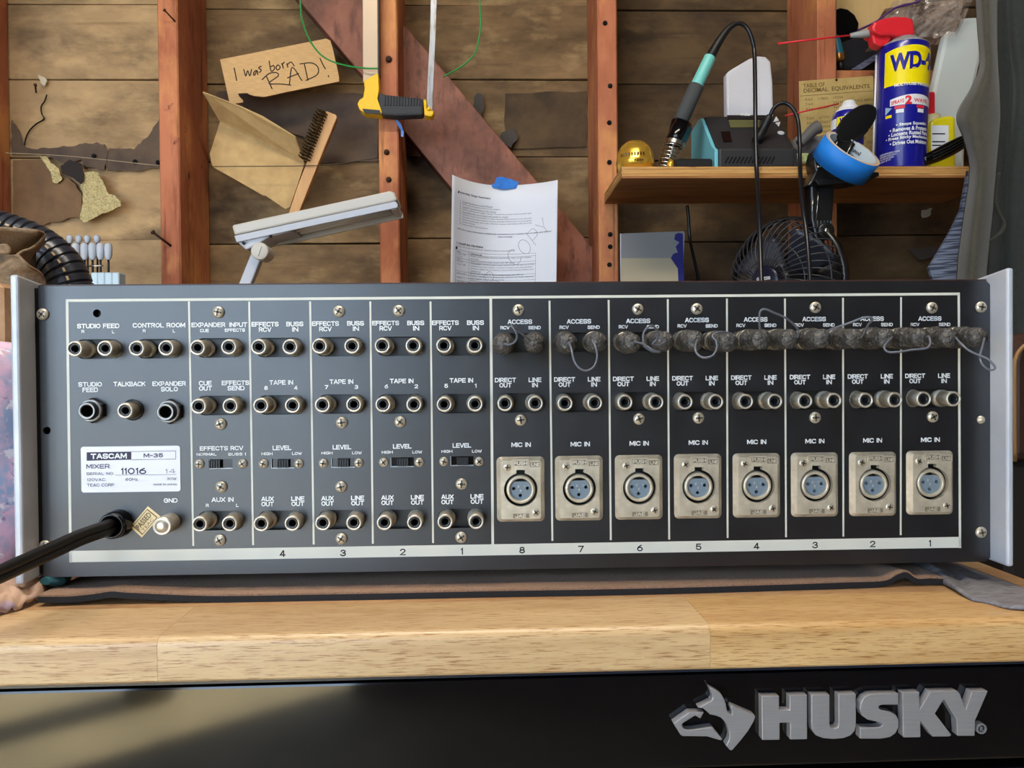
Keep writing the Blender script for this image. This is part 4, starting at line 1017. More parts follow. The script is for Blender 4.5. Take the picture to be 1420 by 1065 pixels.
# ---- folded cardboard
fc = thing('folded_cardboard', 'creased cardboard scrap folded in two beside the wire brush', 'cardboard', at(360, 290, 1.11))
m_fold = M('creased_card', (196, 164, 112), .8, rgb2=(178, 146, 98), vscale=30, bump=.12)
def poly3(pp, th, name, mt, parent=None, **k):
    b = MB(); P = [at(x, y, Y) for x, y, Y in pp]; n = (P[1]-P[0]).cross(P[2]-P[0]).normalized()
    if n.y < 0: n = -n
    b.prism(P, n*th); return b.build(name, mt, parent, **k)
YF = 1.12
poly3([(281, 128, 1.05), (305, 169, YF-.006), (422, 227, YF-.006), (409, 190, 1.075), (364, 162, 1.062), (333, 148, 1.056)], .002, 'flap', m_fold, fc)
b = MB()
lo = [(305, 169), (291, 213), (293, 226), (296, 232), (330, 251), (365, 271), (368, 271), (396, 290), (402, 287), (412, 258), (422, 227)]
b.prism([at(x, y, YF-.006+.0002*(y-169)*.3) for x, y in lo], (0, .002, 0)); b.build('back_leaf', m_fold, fc)
# ---- wire brush
YBR = 1.088
wb = thing('wire_brush', 'wooden handled wire brush hanging at an angle on the wall', 'brush', at(425, 290, YBR))
m_ply = M('pale_beech', (206, 160, 108), .6, rgb2=(190, 142, 92), vscale=40, stretch=(1, 1, .2))
hp = [(450, 155), (453, 154), (465, 158.5), (467.5, 162), (450, 205), (425, 268), (414, 296), (400, 296), (411, 262), (424, 228), (440, 190), (450, 166)]
b = MB(); b.prism([at(x, y, YBR) for x, y in hp], (0, .014, 0)); hd = b.build('handle', m_ply, wb, bev=.0015)
m_brist = M('bristle_wire', (54, 42, 30), .5, .5, rgb2=(120, 96, 58), vscale=600)
b = MB(); ax = (at(431, 224, YBR)-at(455, 160, YBR)); ex = Vector((ax.z, 0, -ax.x)).normalized()
if ex.x > 0: ex = -ex
random.seed(3)
for i in range(17):
    for j in range(4):
        base = at(455, 160, YBR)+ax*(i/16)+ex*(.002+j*.0045)
        for k in range(9):
            a = Vector((random.uniform(-.0014, .0012), 0, random.uniform(-.0012, .0012))); P = base+a; Q = P+Vector((random.uniform(-.0014, .0014)+ex.x*.004, -.022+random.uniform(0, .004), random.uniform(-.0014, .0014)+ex.z*.004))
            b.cyl(P+Vector((0, .001, 0)), Q, .0006, .0005, 4)
tag(b.build('bristles', m_brist, wb), kind='stuff')
b = MB(); b.prism([at(455, 160, YBR)+Vector((0, -.0005, 0)), at(431, 224, YBR)+Vector((0, -.0005, 0)), at(431, 224, YBR)+ex*.018+Vector((0, -.0005, 0)), at(455, 160, YBR)+ex*.018+Vector((0, -.0005, 0))], (0, .012, 0)); b.build('bristle_block', m_ply, wb)
# ---- desk lamp with long white head
YL = .80
lamp = thing('desk_lamp', 'white fluorescent desk lamp with long tilted head behind the mixer', 'lamp', at(345, 420, YL))
m_lw = M('lamp_white', (186, 182, 174), .4); m_lg = M('lamp_grey', (176, 180, 190), .45); m_tubeg = M('lamp_tube', (206, 204, 200), .3)
def hd_box(pf, depth, name, mt, par, bev=.003):
    b = MB(); b.prism([at(x, y, YL) for x, y in pf], (0, depth, 0)); return b.build(name, mt, par, bev=bev)
top = hd_box([(321, 312), (540, 264.5), (547, 266), (551, 277.5), (545, 279.5), (325, 326)], .065, 'head_shell', m_lw, lamp)
# lower tray: front and back rails, end blocks, open below so the tube shows
hd_box([(324.5, 327), (548, 279), (552, 284), (551, 288), (420, 316), (328, 336)], .004, 'front_rail', m_lg, lamp, .001)
b = MB(); b.prism([at(x, y, YL)+Vector((0, .061, 0)) for x, y in [(324.5, 327), (548, 279), (553, 286), (553, 291), (420, 321), (328, 340)]], (0, .004, 0)); b.build('back_rail', m_lw, lamp)
b = MB(); b.prism([at(x, y, YL)+Vector((0, .004, 0)) for x, y in [(325, 327), (405, 309.5), (404, 320), (372, 328), (352, 340), (340, 346), (330, 337)]], (0, .057, 0)); b.build('socket_block', m_lg, lamp, bev=.002)
b = MB(); b.prism([at(x, y, YL)+Vector((0, .004, 0)) for x, y in [(541, 281), (549, 279.5), (552, 286), (548, 290), (541, 291)]], (0, .057, 0)); b.build('end_cap', m_lw, lamp, bev=.002)
for dy in (.022, .044):
    b = MB(); b.cyl(at(406, 313, YL)+Vector((0, dy, 0)), at(538, 284.5, YL)+Vector((0, dy, 0)), .006, n=12); b.build('fluorescent_tube', m_tubeg, lamp)
for x, y in [(375, 327.5), (337.5, 337)]:
    b = MB(); P = at(x, y, YL); b.cyl(P+Vector((0, .0035, 0)), P+Vector((0, -.0012, 0)), .0022, n=12); b.build('screw', m_black, lamp)
kp = at(361.5, 349, YL-.01)
b = MB(); b.lathe(kp, (0, -1, 0), [(-.03, .0125), (.004, .0135), (.006, .0130), (.007, .0115), (.007, 0)], 28); kn = b.build('tilt_knob', m_lw, lamp)
b = MB(); b.obox(kp+Vector((0, -.0074, 0)), Vector((.35, 0, .94)), Vector((0, 1, 0)), Vector((.94, 0, -.35)), .0075, .0012, .0012); b.build('knob_grip', m_lw, kn)
b = MB(); A = at(357, 356, YL+.004); B = at(331, 420, YL+.004); d = (B-A).normalized(); s_ = Vector((d.z, 0, -d.x))
b.obox((A+B)/2, s_, Vector((0, 1, 0)), d, .0085, .008, (B-A).length/2+.002); b.build('arm', m_lg, lamp, bev=.002)
b = MB(); zt_ = B.z; b.box(B.x-.009, B.x+.009, YL-.005, YL+.013, FLOOR+.0005, zt_, bev=.002); b.build('stand_pole', m_lg, lamp)
b = MB(); b.lathe((B.x, YL+.004, FLOOR), (0, 0, 1), [(0, 0), (0, .12), (.02, .115), (.03, .03), (.03, 0)], 32); b.build('stand_base', m_lg, lamp)
# ---- hacksaw on the middle stud
YH = 1.006
hs = thing('hacksaw', 'hacksaw hung on the middle stud with yellow and black handle', 'hacksaw', at(545, 162, YH))
m_yel = M('saw_yellow', (232, 186, 14), .4); m_alu = M('frame_bar', (186, 164, 140), .35, .2); m_grip = M('grip_rubber', (52, 54, 58), .7); m_blade = M('worn_blade', (150, 154, 160), .35, .5, rgb2=(120, 110, 104), vscale=200, stretch=(1, 1, .2), lo=.5, hi=.7)
def saw(pp, y0, th, name, mt, bev=.001):
    b = MB(); b.prism([at(x, y, YH)+Vector((0, y0, 0)) for x, y in pp], (0, th, 0)); return b.build(name, mt, hs, bev=bev)
saw([(501.5, -170), (522.5, -170), (524, 106), (503, 114)], .002, .016, 'frame_bar', m_alu)
saw([(522.6, -170), (524.6, -170), (526, 104), (524, 106)], .002, .016, 'frame_edge', m_black, .0003)
saw([(505, 113), (523, 102.5), (525, 103), (526, 126), (524, 138), (530, 156), (529, 160), (506, 158), (499, 153), (496, 145), (499, 139), (504, 136), (506, 124)], -.004, .026, 'handle_yellow', m_yel, .003)
saw([(503, 152), (527, 154), (529, 160), (506, 158)], -.0055, .0018, 'handle_badge', m_black, .0003)
saw([(526, 129), (536, 132), (556, 134), (587, 137.5), (587, 160), (550, 161.5), (530, 160), (527, 150), (524.5, 139)], -.004, .027, 'grip', m_grip, .004)
for k in range(13):
    x = 534+k*4.0; P = at(x, 141, YH); b = MB(); b.box(P.x-.0012, P.x+.0012, YH-.0062, YH-.0036, at(x, 148, YH).z, at(x, 134+k*.3, YH).z, bev=.0006); b.build('grip_rib', m_grip, hs)
saw([(587, 139), (591, 138), (592, 144), (592, 152), (596, 154), (602, 154), (601, 160), (598, 163), (589, 161)], -.004, .024, 'blade_holder', m_yel, .002)
saw([(600, -168), (611, -168), (604, 40), (600.5, 120), (599, 153), (591, 151), (592.5, 110), (596, 40)], .006, .004, 'blade', m_blade, .0004)
saw([(501, -178), (616, -178), (616, -160), (596, -160), (580, -166), (501, -166)], .002, .016, 'frame_arm', m_alu)
b = MB(); P = at(595, 152, YH); b.lathe(P, (0, -1, 0), [(-.01, .0034), (.0055, .0034), (.0065, .002), (.0065, 0)], 14); b.build('blade_pin', m_yel, hs)
# ---- green wire loop, in two hanging ends
m_grn = M('green_wire', (38, 140, 66), .4)
wire([(425, -190, 1.06), (414, -90, 1.06), (416.5, 5, 1.06), (421, 35, 1.055), (434, 63, 1.045), (452, 81, 1.035), (478, 90.5, 1.02), (505, 94.5, 1.0), (523.5, 95, .998)], 1, .0016, m_grn, 'green_wire', 'green wire curving down from the top to the hacksaw bar')
wire([(650, -190, 1.06), (660, -90, 1.06), (665.5, 10, 1.06), (666, 40, 1.06), (661, 68, 1.055), (655, 79, 1.05), (640, 92, 1.05), (614.5, 106.5, 1.045)], 1, .0016, m_grn, 'green_wire', 'loose green wire end hanging right of the hacksaw blade')
# ---- blue tape scrap on the stud
b = MB(); b.prism([at(x, y, YS-.0008) for x, y in [(547, 164), (550, 165), (556, 172), (560, 183), (559, 190), (556, 189), (556, 181), (551, 173)]], (0, .0006, 0)); tag(b.build('tape_scrap', M('blue_tape_pale', (92, 134, 206), .7)), 'torn scrap of blue tape stuck to the middle stud', 'tape')
# ---- instruction sheet
m_paper = M('paper', (216, 219, 228), .8); m_type = M('type_ink', (74, 74, 84), .9); m_bluet = M('blue_tape', (34, 104, 190), .7, rgb2=(46, 122, 206), vscale=120)
YP = 1.02; ZP = at(700, 257.2, YP).z
def pY(s): return YP-(.078*((.47-s)/.47)**2 if s < .47 else .040*((s-.47)/.53)**2)
def page(s, t, lift=0):
    y = pY(s)-lift; P = at(628+146*s-4*(t/.19)*(1-.2*s), 320, y); return Vector((P.x, y, ZP-t))
sheet = thing('instruction_sheet', 'printed instruction sheet held by blue tape on the wall brace', 'paper', page(.5, .28))
b = MB(); b.grid(lambda u, v_: page(u, v_*.279), 32, 8); b.build('page', m_paper, sheet, thick=.0003)
PW = .216
def pt_line(txt, s0, t0, hgt, bold=0, wid=None, slant=0, mt=None):
    pts_, fc_, asp = textmesh(txt, bold, slant=slant); w_ = wid if wid else hgt*asp/PW
    text_on(txt, lambda x, z: page(s0+x*w_, t0+hgt*(1-z), .0006), mt or m_type, sheet, 'print_line', bold, slant)
pt_line('Assembly Steps Summary', .055, .0225, .0050, .02, .31)
L1 = ['1.  Install Hardware on the Chassis', '2.  Wire up the board turret to the sockets', '3.  Install Transformers on the chassis', '4.  Wire up the power supply: Chassis, Transformers, power switch and pilot light', '5.  Assemble the turret board and install on chassis', '6.  Connect turret board leads to other standing off board parts as you proceed', '7.  Connect turret board leads to controls standing off board parts as you progress', '8.  Remove input jacks. Wire with 1.5M Ohm resistors and shielded cable. Re-install', '9.  Check Wiring', '10. Follow Start-Up procedures']
for k, tx_ in enumerate(L1): pt_line(tx_, .075, .0385+k*.00445, .0030, .0, min(.0088*len(tx_), .68))
pt_line('TIP: Do a copy of the layout, highlight the connections as you complete them to make sure they are', .055, .0880, .0032, .02, .89, .25); pt_line('done correctly', .44, .0930, .0030, .02, .14, .25)
pt_line('I. Install the Hardware', .05, .1120, .0044, .02, .25, .2); pt_line('There are many nuts bolts etc. required. Here are some guidelines', .05, .1185, .0030, 0, .55)
for k, tx_ in enumerate(['Where to use', 'Power cord sockets, Terminal strip/Heater relay must be installed', 'directly.', 'Jackets to turret strips, mount with 3/8" spacer', 'Unthreaded - to mount pilot volume and terminal strip also use to hold', 'terminal strip with washers mounted at heaters, trim with standard', 'screws to chassis pilot connectors, a lug terminal strip and a 4/8 plus jacks', 'chassis out', 'Mount tube sockets on non-grounded chassis side, 3/8" nut', 'Mount 1 tube ground to a chassis pilot with 3/4" nut. Mount Capacitor', 'lugs. Tighten nut on 1 lug is strong', 'Mount 3 to tie lines for standing on']):
    pt_line(tx_, .185, .1275+k*.0044, .0030, .02 if k in (0, 8) else 0, min(.0088*len(tx_), .60))
for k, tx_ in enumerate(['Bolt', '6-32 x 1/4', '(no nut)', 'Side 1', '6-32 only', '6-32 x 3/8']): pt_line(tx_, .06, .1275+k*.0044, .0028, 0)
for k, tx_ in enumerate(['8-32 x 3/4', '4-32 1', '4-32 3/8']): pt_line(tx_, .06, .1655+k*.0075, .0028, 0)
def rule(s0, t0, s1, t1):
    n = 10; b = MB(); hw = .0002
    for k in range(n):
        a, c = k/n, (k+1)/n; A = (s0+(s1-s0)*a, t0+(t1-t0)*a); C = (s0+(s1-s0)*c, t0+(t1-t0)*c)
        if s0 == s1: b.quadpts([page(A[0]-.001, A[1], .0005), page(A[0]+.001, A[1], .0005), page(C[0]+.001, C[1], .0005), page(C[0]-.001, C[1], .0005)])
        else: b.quadpts([page(A[0], A[1]-hw, .0005), page(C[0], C[1]-hw, .0005), page(C[0], C[1]+hw, .0005), page(A[0], A[1]+hw, .0005)])
    b.build('table_rule', m_type, sheet)
for t_ in (.1262, .1310, .1405, .1450, .1635, .1680, .1740, .1800): rule(.045, t_, .80, t_)
for s_ in (.045, .17, .80): rule(s_, .1262, s_, .20)
# pale copy mark across the page
m_copy = M('copy_mark', (168, 168, 178), .9)
ca, sa = math.cos(.72), math.sin(.72)
for ch, off in (('C', .0), ('O', .027), ('P', .056), ('Y', .079), ('R', -.06)):
    x0, t0 = .131+off*ca, .149-off*sa
    for st in GL[ch][1]:
        q = [(p[0]*.020, p[1]*.029) for p in st]
        q = [((x0+a*ca-c*sa)/PW, t0-(a*sa+c*ca)) for a, c in q]
        b = MB(); b.tube([page(a, c, .0004) for a, c in q], .00045, 4, cap=False); b.build('copy_mark', m_copy, sheet)
for x, y in [(634.5, 266.5), (632.5, 343.5)]:
    s_ = (x-628+2)/146; P = at(x, y, pY(s_)-.0006); b = MB(); b.lathe(P, (0, -1, 0), [(0, .0026), (.0001, .0026), (.0001, 0)], 14); b.build('punch_hole', m_dark, sheet)
b = MB(); tp = [(680, 257), (686, 254), (688.5, 246), (696, 245), (710, 249), (719.5, 252.5), (716, 261), (700, 262.5), (684, 260.5)]
b.prism([at(x, y, YP-.0035) for x, y in tp], (0, .0008, 0)); b.build('tape_piece', m_bluet, sheet)
# ---- drivers in a rack, hose, canvas bag (left, behind the mixer)
YD = .86
m_cap = M('driver_cap', (170, 176, 188), .5); m_blk = M('rack_block', (176, 196, 208), .5)
rk = thing('driver_rack', 'pale blue slotted plastic rack behind the corrugated hose', 'rack', at(150, 400, YD))
zr = at(150, 379, YD).z
for x in (136, 145, 155, 165):
    P = at(x, 386, YD); b = MB(); b.box(P.x-.0055, P.x+.0055, YD-.012, YD+.012, zr-.09, zr, bev=.0015); b.build('rack_block', m_blk, rk)
b = MB(); b.box(at(60, 386, YD).x, at(130.5, 386, YD).x, YD-.012, YD+.05, zr-.09, zr-.012, bev=.002); b.build('rack_base', m_black, rk)
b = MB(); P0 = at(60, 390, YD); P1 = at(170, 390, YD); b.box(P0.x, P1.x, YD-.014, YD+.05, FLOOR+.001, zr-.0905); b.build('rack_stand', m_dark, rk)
def driver(x, y0, y1, Y, wpx, lab):
    k = mpp(Y); r = wpx*k/2; A = at(x, y0, Y); h_ = (y1-y0)*k; zb_ = zr-.004
    d_ = thing('precision_driver', lab, 'driver', (A.x, Y, zb_), 'grey capped drivers in the rack')
    b = MB(); b.lathe((A.x, Y, A.z), (0, 0, -1), [(0, 0), (.0008, r*.55), (.003, r*.85), (h_*.3, r), (h_*.75, r*.9), (h_*.95, r*.62), (h_, r*.5), (h_, 0)], 14); b.build('cap', m_cap, d_)
    b = MB(); b.cyl((A.x, Y, A.z-h_), (A.x, Y, zb_), .0017, n=8); b.build('shaft', M('driver_shaft', (40, 42, 48), .3, .8), d_)
for k, x in enumerate((105, 117, 128, 139, 150)): driver(x, 336.5, 360, YD, 10.5, 'tall grey capped driver, %s in the front row beside the hose' % ['first', 'second', 'third', 'fourth', 'last and rightmost'][k])
for k, x in enumerate((96.5, 109, 121, 134.5)): driver(x, 325.5, 337, YD+.035, 8.5, 'grey capped driver, %s in the back row behind the hose' % ['first', 'second', 'third', 'last and rightmost'][k])
driver(45, 347, 363, YD, 14, 'lone fat grey capped driver between the canvas bag and the hose')
b = MB(); b.cyl(at(121, 369, YD-.008), at(143, 368.5, YD-.008), .0012, n=8); b.build('cross_pin', m_chrome, rk)
# hose
YHo = .42
hose = thing('corrugated_hose', 'black corrugated hose curving down behind the left mixer cheek', 'hose', at(112, 470, YHo))
m_hose = M('hose_black', (44, 47, 56), .28); m_seam = M('hose_seam', (170, 150, 118), .6)
hp_ = catmull([at(x, y, YHo) for x, y in [(-60, 306), (-20, 316), (20, 327), (56, 343), (83, 367), (98, 396), (108, 440), (112, 500)]], 24)
Ls = [0]
for a, c in zip(hp_, hp_[1:]): Ls.append(Ls[-1]+(c-a).length)
rm = 28*mpp(YHo); pitch = 11*mpp(YHo)
def atlen(l):
    for i in range(len(Ls)-1):
        if Ls[i+1] >= l: f_ = (l-Ls[i])/(Ls[i+1]-Ls[i]); return hp_[i].lerp(hp_[i+1], f_), (hp_[i+1]-hp_[i]).normalized()
    return hp_[-1], (hp_[-1]-hp_[-2]).normalized()
b = MB(); rows = []; ncor = int(Ls[-1]/pitch)
for q in range(ncor):
    for f_, r in ((.0, .90), (.12, 1.0), (.72, 1.0), (.84, .90)):
        p, d = atlen((q+f_)*pitch); e1 = Vector((0, -1, 0)); e2 = d.cross(e1).normalized()
        rows.append([b.vert(p+(e1*math.cos(2*PI*k/24)+e2*math.sin(2*PI*k/24))*rm*r) for k in range(24)])
for A, B in zip(rows, rows[1:]):
    for k in range(24): b.face((A[k], A[(k+1) % 24], B[(k+1) % 24], B[k]), 0, True)
o = b.build('corrugated_wall', m_hose, hose); md = o.modifiers.new('es', 'EDGE_SPLIT'); md.split_angle = math.radians(35)
b = MB()
for q in range(ncor):
    p, d = atlen((q+.42)*pitch); e1 = Vector((0, -1, 0)); e2 = d.cross(e1).normalized()
    if e2.z < 0 or e2.x < -.2 and e2.z < .3: e2 = -e2
    nn = (e1*.92+e2*.40).normalized(); b.obox(p+nn*rm*1.0, d, nn, d.cross(nn), pitch*.26, .0006, .0011)
b.build('seam_stripe', m_seam, hose)
# canvas bag
YCb = .30
m_canv = M('canvas', (136, 112, 86), .9, rgb2=(112, 92, 70), vscale=400, bump=.3, bscale=900); m_canvi = M('canvas_inside', (74, 62, 46), .95)
bag = thing('canvas_bag', 'brown canvas tool bag with folded rim at the left edge', 'bag', at(10, 430, YCb))
def sheetpx(rows_, nu, nv, name, mt, par, th=.0022):
    R_ = [catmull([at(x, y, Y) for x, y, Y in r_], nu) for r_ in rows_]; n_ = len(R_[0])
    cols = [catmull([r_[i] for r_ in R_], nv) for i in range(n_)]
    b = MB(); ids = [[b.vert(p) for p in c_] for c_ in cols]
    for i in range(len(ids)-1):
        for j in range(len(ids[0])-1): b.face((ids[i][j], ids[i+1][j], ids[i+1][j+1], ids[i][j+1]), 0, True)
    return b.build(name, mt, par, thick=th)
sheetpx([[(-40, 316, .27), (0, 316, .28), (30, 318, .28), (52, 320, .28), (62, 323, .30)], [(-40, 330, .30), (0, 332, .31), (20, 334, .31), (36, 336, .32), (52, 334, .34)], [(-40, 352, .33), (-5, 352, .34), (5, 352, .35), (14, 352, .36), (24, 352, .37)]], 6, 6, 'rim_flap', m_canv, bag)
sheetpx([[(62, 323, .30), (56, 334, .29), (44, 344, .28), (32, 348, .275), (24, 353, .27)], [(60, 336, .34), (52, 343, .33), (44, 349, .32), (36, 355, .30), (28, 360, .285)], [(52, 348, .40), (46, 352, .38), (42, 358, .36), (38, 366, .32), (34, 372, .30)]], 6, 6, 'rim_fold', m_canv, bag)
sheetpx([[(-40, 352, .33), (-2, 352, .33), (10, 353, .31), (24, 353, .27)], [(-40, 372, .29), (0, 372, .285), (20, 368, .275), (40, 368, .27)], [(-40, 390, .29), (0, 390, .285), (30, 384, .28), (62, 386, .29)], [(-40, 430, .29), (0, 430, .285), (32, 430, .28), (62, 430, .29)]], 6, 6, 'front_panel', m_canv, bag)
sheetpx([[(-6, 340, .275), (6, 338, .272), (13, 343, .272), (14, 349, .272)], [(-6, 347, .276), (4, 347, .274), (9, 349, .274), (10, 350, .274)], [(-6, 352, .275), (4, 352, .272), (10, 351, .272), (14, 349, .272)]], 5, 5, 'handle_loop', m_canv, bag)
sheetpx([[(-40, 318, .345), (0, 318, .345), (30, 322, .36), (50, 326, .37)], [(-40, 430, .36), (0, 430, .36), (30, 430, .37), (48, 430, .38)]], 6, 6, 'back_panel', m_canvi, bag)
b = MB(); P0 = at(-40, 430, .29); P1 = at(62, 430, .38); b.box(P0.x, P1.x, .285, .40, ZB+.0006, at(0, 429, .29).z, bev=.006); b.build('bag_body', m_canv, bag)
# ================================================================== shelf and the things on it
YSF = .84                                     # shelf front
m_shelf = layered('plywood_edge', [(196, 146, 84), ((150, 100, 50), 12, .5, .7, (.4, 1, 9)), ((214, 170, 108), 9, .5, .72, (.5, 1, 12)), ((120, 78, 38), 60, .60, .70, (.3, 1, 10))], None, .55, rand=0, bump=.1)
m_shelfu = layered('plywood_face', [(150, 100, 56), ((112, 70, 36), 6, .45, .7, (1, 3, 3)), ((172, 122, 72), 14, .5, .72, (.5, 4, 1))], None, .6, rand=0, bump=.1)
ZS1 = at(1000, 231, YSF).z; ZS0 = at(1000, 247, YSF).z
X0, X1 = at(862, 240, YSF).x, at(1400, 240, YSF).x
shelf = thing('shelf', 'plywood shelf fixed to the studs at upper right', 'shelf', ((X0+X1)/2, .93, ZS0))
b = MB(); n_ply = 5; hgt = (ZS1-ZS0)/n_ply
for k in range(n_ply):
    b = MB(); e_ = .0006 if k % 2 else 0
    b.box(X0+e_, X1, YSF+e_, YS-.0004, ZS0+hgt*k+.00005, ZS0+hgt*(k+1)-.00005); b.build('ply_layer', m_shelfu if k == 0 else m_shelf, shelf)
# ---- brass tip cleaner
def solid(name, P, axis, prof, mt, par, n=28, **k):
    b = MB(); b.lathe(P, axis, prof, n, **k); return b.build(name, mt, par)
m_gold = M('gold_foil', (236, 188, 74), .2, .7)
m_goldd = M('gold_print', (88, 56, 12), .5)
P = at(881, 231, .876); P.z = ZS1
tin = thing('gold_tin', 'shiny gold domed tin at the left end of the shelf', 'tin', P)
solid('tin_body', P, (0, 0, 1), [(.0003, 0), (.0003, .031), (.013, .0315), (.015, .0322), (.017, .0315), (.031, .0295), (.042, .0235), (.049, .015), (.0515, .0065), (.052, 0)], m_gold, tin)
def on_dome(P, r, a, z, lift=.0006): return Vector((P.x+math.sin(a)*(r+lift), P.y-math.cos(a)*(r+lift), P.z+z))
for k in range(9):
    a = -.75+k*.15; b = MB(); b.obox(on_dome(P, .0308, a-.2, .023), Vector((math.cos(a), math.sin(a), 0)), Vector((math.sin(a), -math.cos(a), 0)), Vector((0, 0, 1)), .0013, .0008, .0024); b.build('print_mark', m_goldd, tin)
for k in range(4):
    a = .0+k*.13; b = MB(); b.obox(on_dome(P, .0315, a-.2, .0125), Vector((math.cos(a), math.sin(a), 0)), Vector((math.sin(a), -math.cos(a), 0)), Vector((0, 0, 1)), .0012, .0008, .0014); b.build('print_mark', m_goldd, tin)
# ---- iron holder with spring, soldering iron
YI = .875
A = at(922, 226, YI); A.z = ZS1; B = at(948, 163, YI); ax = (B-A); axn = ax.normalized()
st = thing('iron_holder', 'coiled steel spring iron holder with black collar', 'holder', A)
solid('holder_base', A+Vector((.004, 0, 0)), (0, 0, 1), [(.0003, 0), (.0003, .019), (.004, .018), (.006, .010), (.006, 0)], m_black, st)
def helix(P, axis, L_, r0, r1, turns, wire_r, name, par, mt):
    axis = axis.normalized(); e1 = Vector((0, 1, 0)); e1 = (e1-axis*e1.dot(axis)).normalized(); e2 = axis.cross(e1); n = int(turns*18)
    b = MB(); b.tube([P+axis*(L_*k/n)+(e1*math.cos(2*PI*turns*k/n)+e2*math.sin(2*PI*turns*k/n))*(r0+(r1-r0)*k/n) for k in range(n+1)], wire_r, 6); return b.build(name, mt, par)
helix(A+Vector((0, 0, .004)), axn, .043, .0135, .0165, 7, .0011, 'spring', st, m_chrome)
helix(A+axn*.046, axn, .007, .0165, .017, 4, .0010, 'spring_collar', st, m_chrome)
# holder funnel: open black cone with pale lip
b = MB(); b.lathe(A+axn*.052, axn, [(0, .0165), (.010, .0150), (.034, .0170)], 28); b.build('funnel', m_gloss, st, thick=.0012)
e1 = Vector((1, 0, 0)); e1 = (e1-axn*e1.dot(axn)).normalized()
b = MB(); b.prism([A+axn*.048+e1*.006+Vector((0, -.017, 0)), A+axn*.078+e1*.010+Vector((0, -.016, 0)), A+axn*.082+e1*.018+Vector((0, -.006, 0)), A+axn*.070+e1*.019+Vector((0, -.004, 0)), A+axn*.050+e1*.016+Vector((0, -.006, 0))], (0, .0016, 0)); b.build('funnel_lip', M('teal_lip', (40, 84, 96), .3), st)
iron = thing('soldering_iron', 'soldering iron with turquoise and grey grip leaning in its holder', 'soldering iron', A+axn*.02)
C0 = A+axn*.052
pI = [at(x, y, YI) for x, y in [(945, 165), (952, 148), (966, 119), (985, 79), (990, 70), (1000, 53), (1010, 40), (1019, 33.5), (1028, 33), (1037, 40), (1043, 55), (1046, 72)]]
def seg(name, a, c, r0, r1, mt, n=20):
    b = MB(); d = c-a; b.lathe(a, d, [(0, 0), (0, r0*.96), (.001, r0), (d.length-.001, r1), (d.length, r1*.96), (d.length, 0)], n); return b.build(name, mt, iron)
seg('heater_sleeve', A+axn*.022, pI[0], .004, .005, m_chrome)
seg('foam_grip', pI[0]-axn*.004, pI[2], .0125, .0125, M('grip_foam', (66, 68, 70), .85, bump=.3, bscale=900))
seg('handle', pI[2], pI[3], .0103, .0098, M('turquoise_plastic', (116, 196, 190), .4))
b = MB(); sr = catmull(pI[3:8], 6)
b.tube(sr, lambda t: .0088-.0045*t, 14); b.build('strain_relief', m_black, iron)
cpts = pI[7:]+[at(x, y, Y) for x, y, Y in [(1047, 110, .862), (1047.5, 160, .845), (1048.5, 215, .832), (1050, 250, .815), (1053, 310, .76), (1056, 392, .72), (1058, 430, .71)]]
b = MB(); b.tube(catmull(cpts, 8), .0036, 10); b.build('cord', M('cord_rubber', (24, 25, 30), .3), iron)
# ---- solder station
m_teal2 = M('station_turquoise', (110, 186, 200), .45); m_stb = M('station_black', (40, 40, 42), .5)
k0 = .846; xl, xr = at(992, 215, k0).x, at(1107, 215, k0).x
stn = thing('solder_station', 'black and turquoise soldering station with small display on the shelf', 'solder station', ((xl+xr)/2, .9, ZS1))
prof = [(k0, .0003), (k0, .031), (k0+.012, .034), (k0+.085, .110), (k0+.098, .112), (k0+.15, .108), (k0+.155, .0003)]
b = MB(); b.prism([(xl+.006, y, ZS1+z) for y, z in prof], (xr-xl-.012, 0, 0)); b.build('station_body', m_stb, stn, bev=.003)
side = [(k0+.004, .0003), (k0+.004, .030), (k0+.018, .038), (k0+.085, .107), (k0+.098, .109), (k0+.150, .104), (k0+.152, .0003)]
for xa in (xl, xr-.0059):
    b = MB(); b.prism([(xa, y, ZS1+z) for y, z in side], (.0058, 0, 0)); b.build('side_panel', m_teal2 if xa == xl else m_stb, stn, bev=.001)
sn = Vector((0, -.076, .073)).normalized(); su = Vector((0, .073, .076)).normalized(); sP = Vector(((xl+xr)/2, k0+.012, ZS1+.034)); nrm = Vector((0, -su.z, su.y))
def face_pt(px, py):      # point on the slanted front seen at this pixel
    return atp(px, py, sP+nrm*.0003, nrm)
def plaque(pts, mt, name, par=stn, lift=.0012):
    b = MB(); b.prism([face_pt(x, y)+nrm*lift for x, y in pts], -nrm*lift*.9); return b.build(name, mt, par)
plaque([(1008, 160.5), (1065, 160.5), (1066, 166), (1009, 166)], m_black, 'display_bezel')
plaque([(1010, 167), (1053, 167), (1053, 177), (1013, 177.5)], M('display_lcd', (96, 98, 62), .3), 'display')
plaque([(999.5, 183), (1012, 183), (1015, 197), (1003, 197.5)], m_gloss, 'power_button')
plaque([(1072, 170), (1076, 162), (1080, 168)], m_white, 'up_button'); plaque([(1075, 171), (1082, 169.5), (1080, 176)], m_white, 'down_button')
c = face_pt(1083, 184.5); b = MB(); b.lathe(c, nrm, [(0, .0058), (.0008, .0058), (.0010, .0038), (.0010, 0)], 20); b.build('round_badge', m_white, stn)
text_on('Weller', lambda x, z: face_pt(1026+15*x, 161.8-4.6*z+.1)+nrm*.0016, m_print, stn, bold=.03)
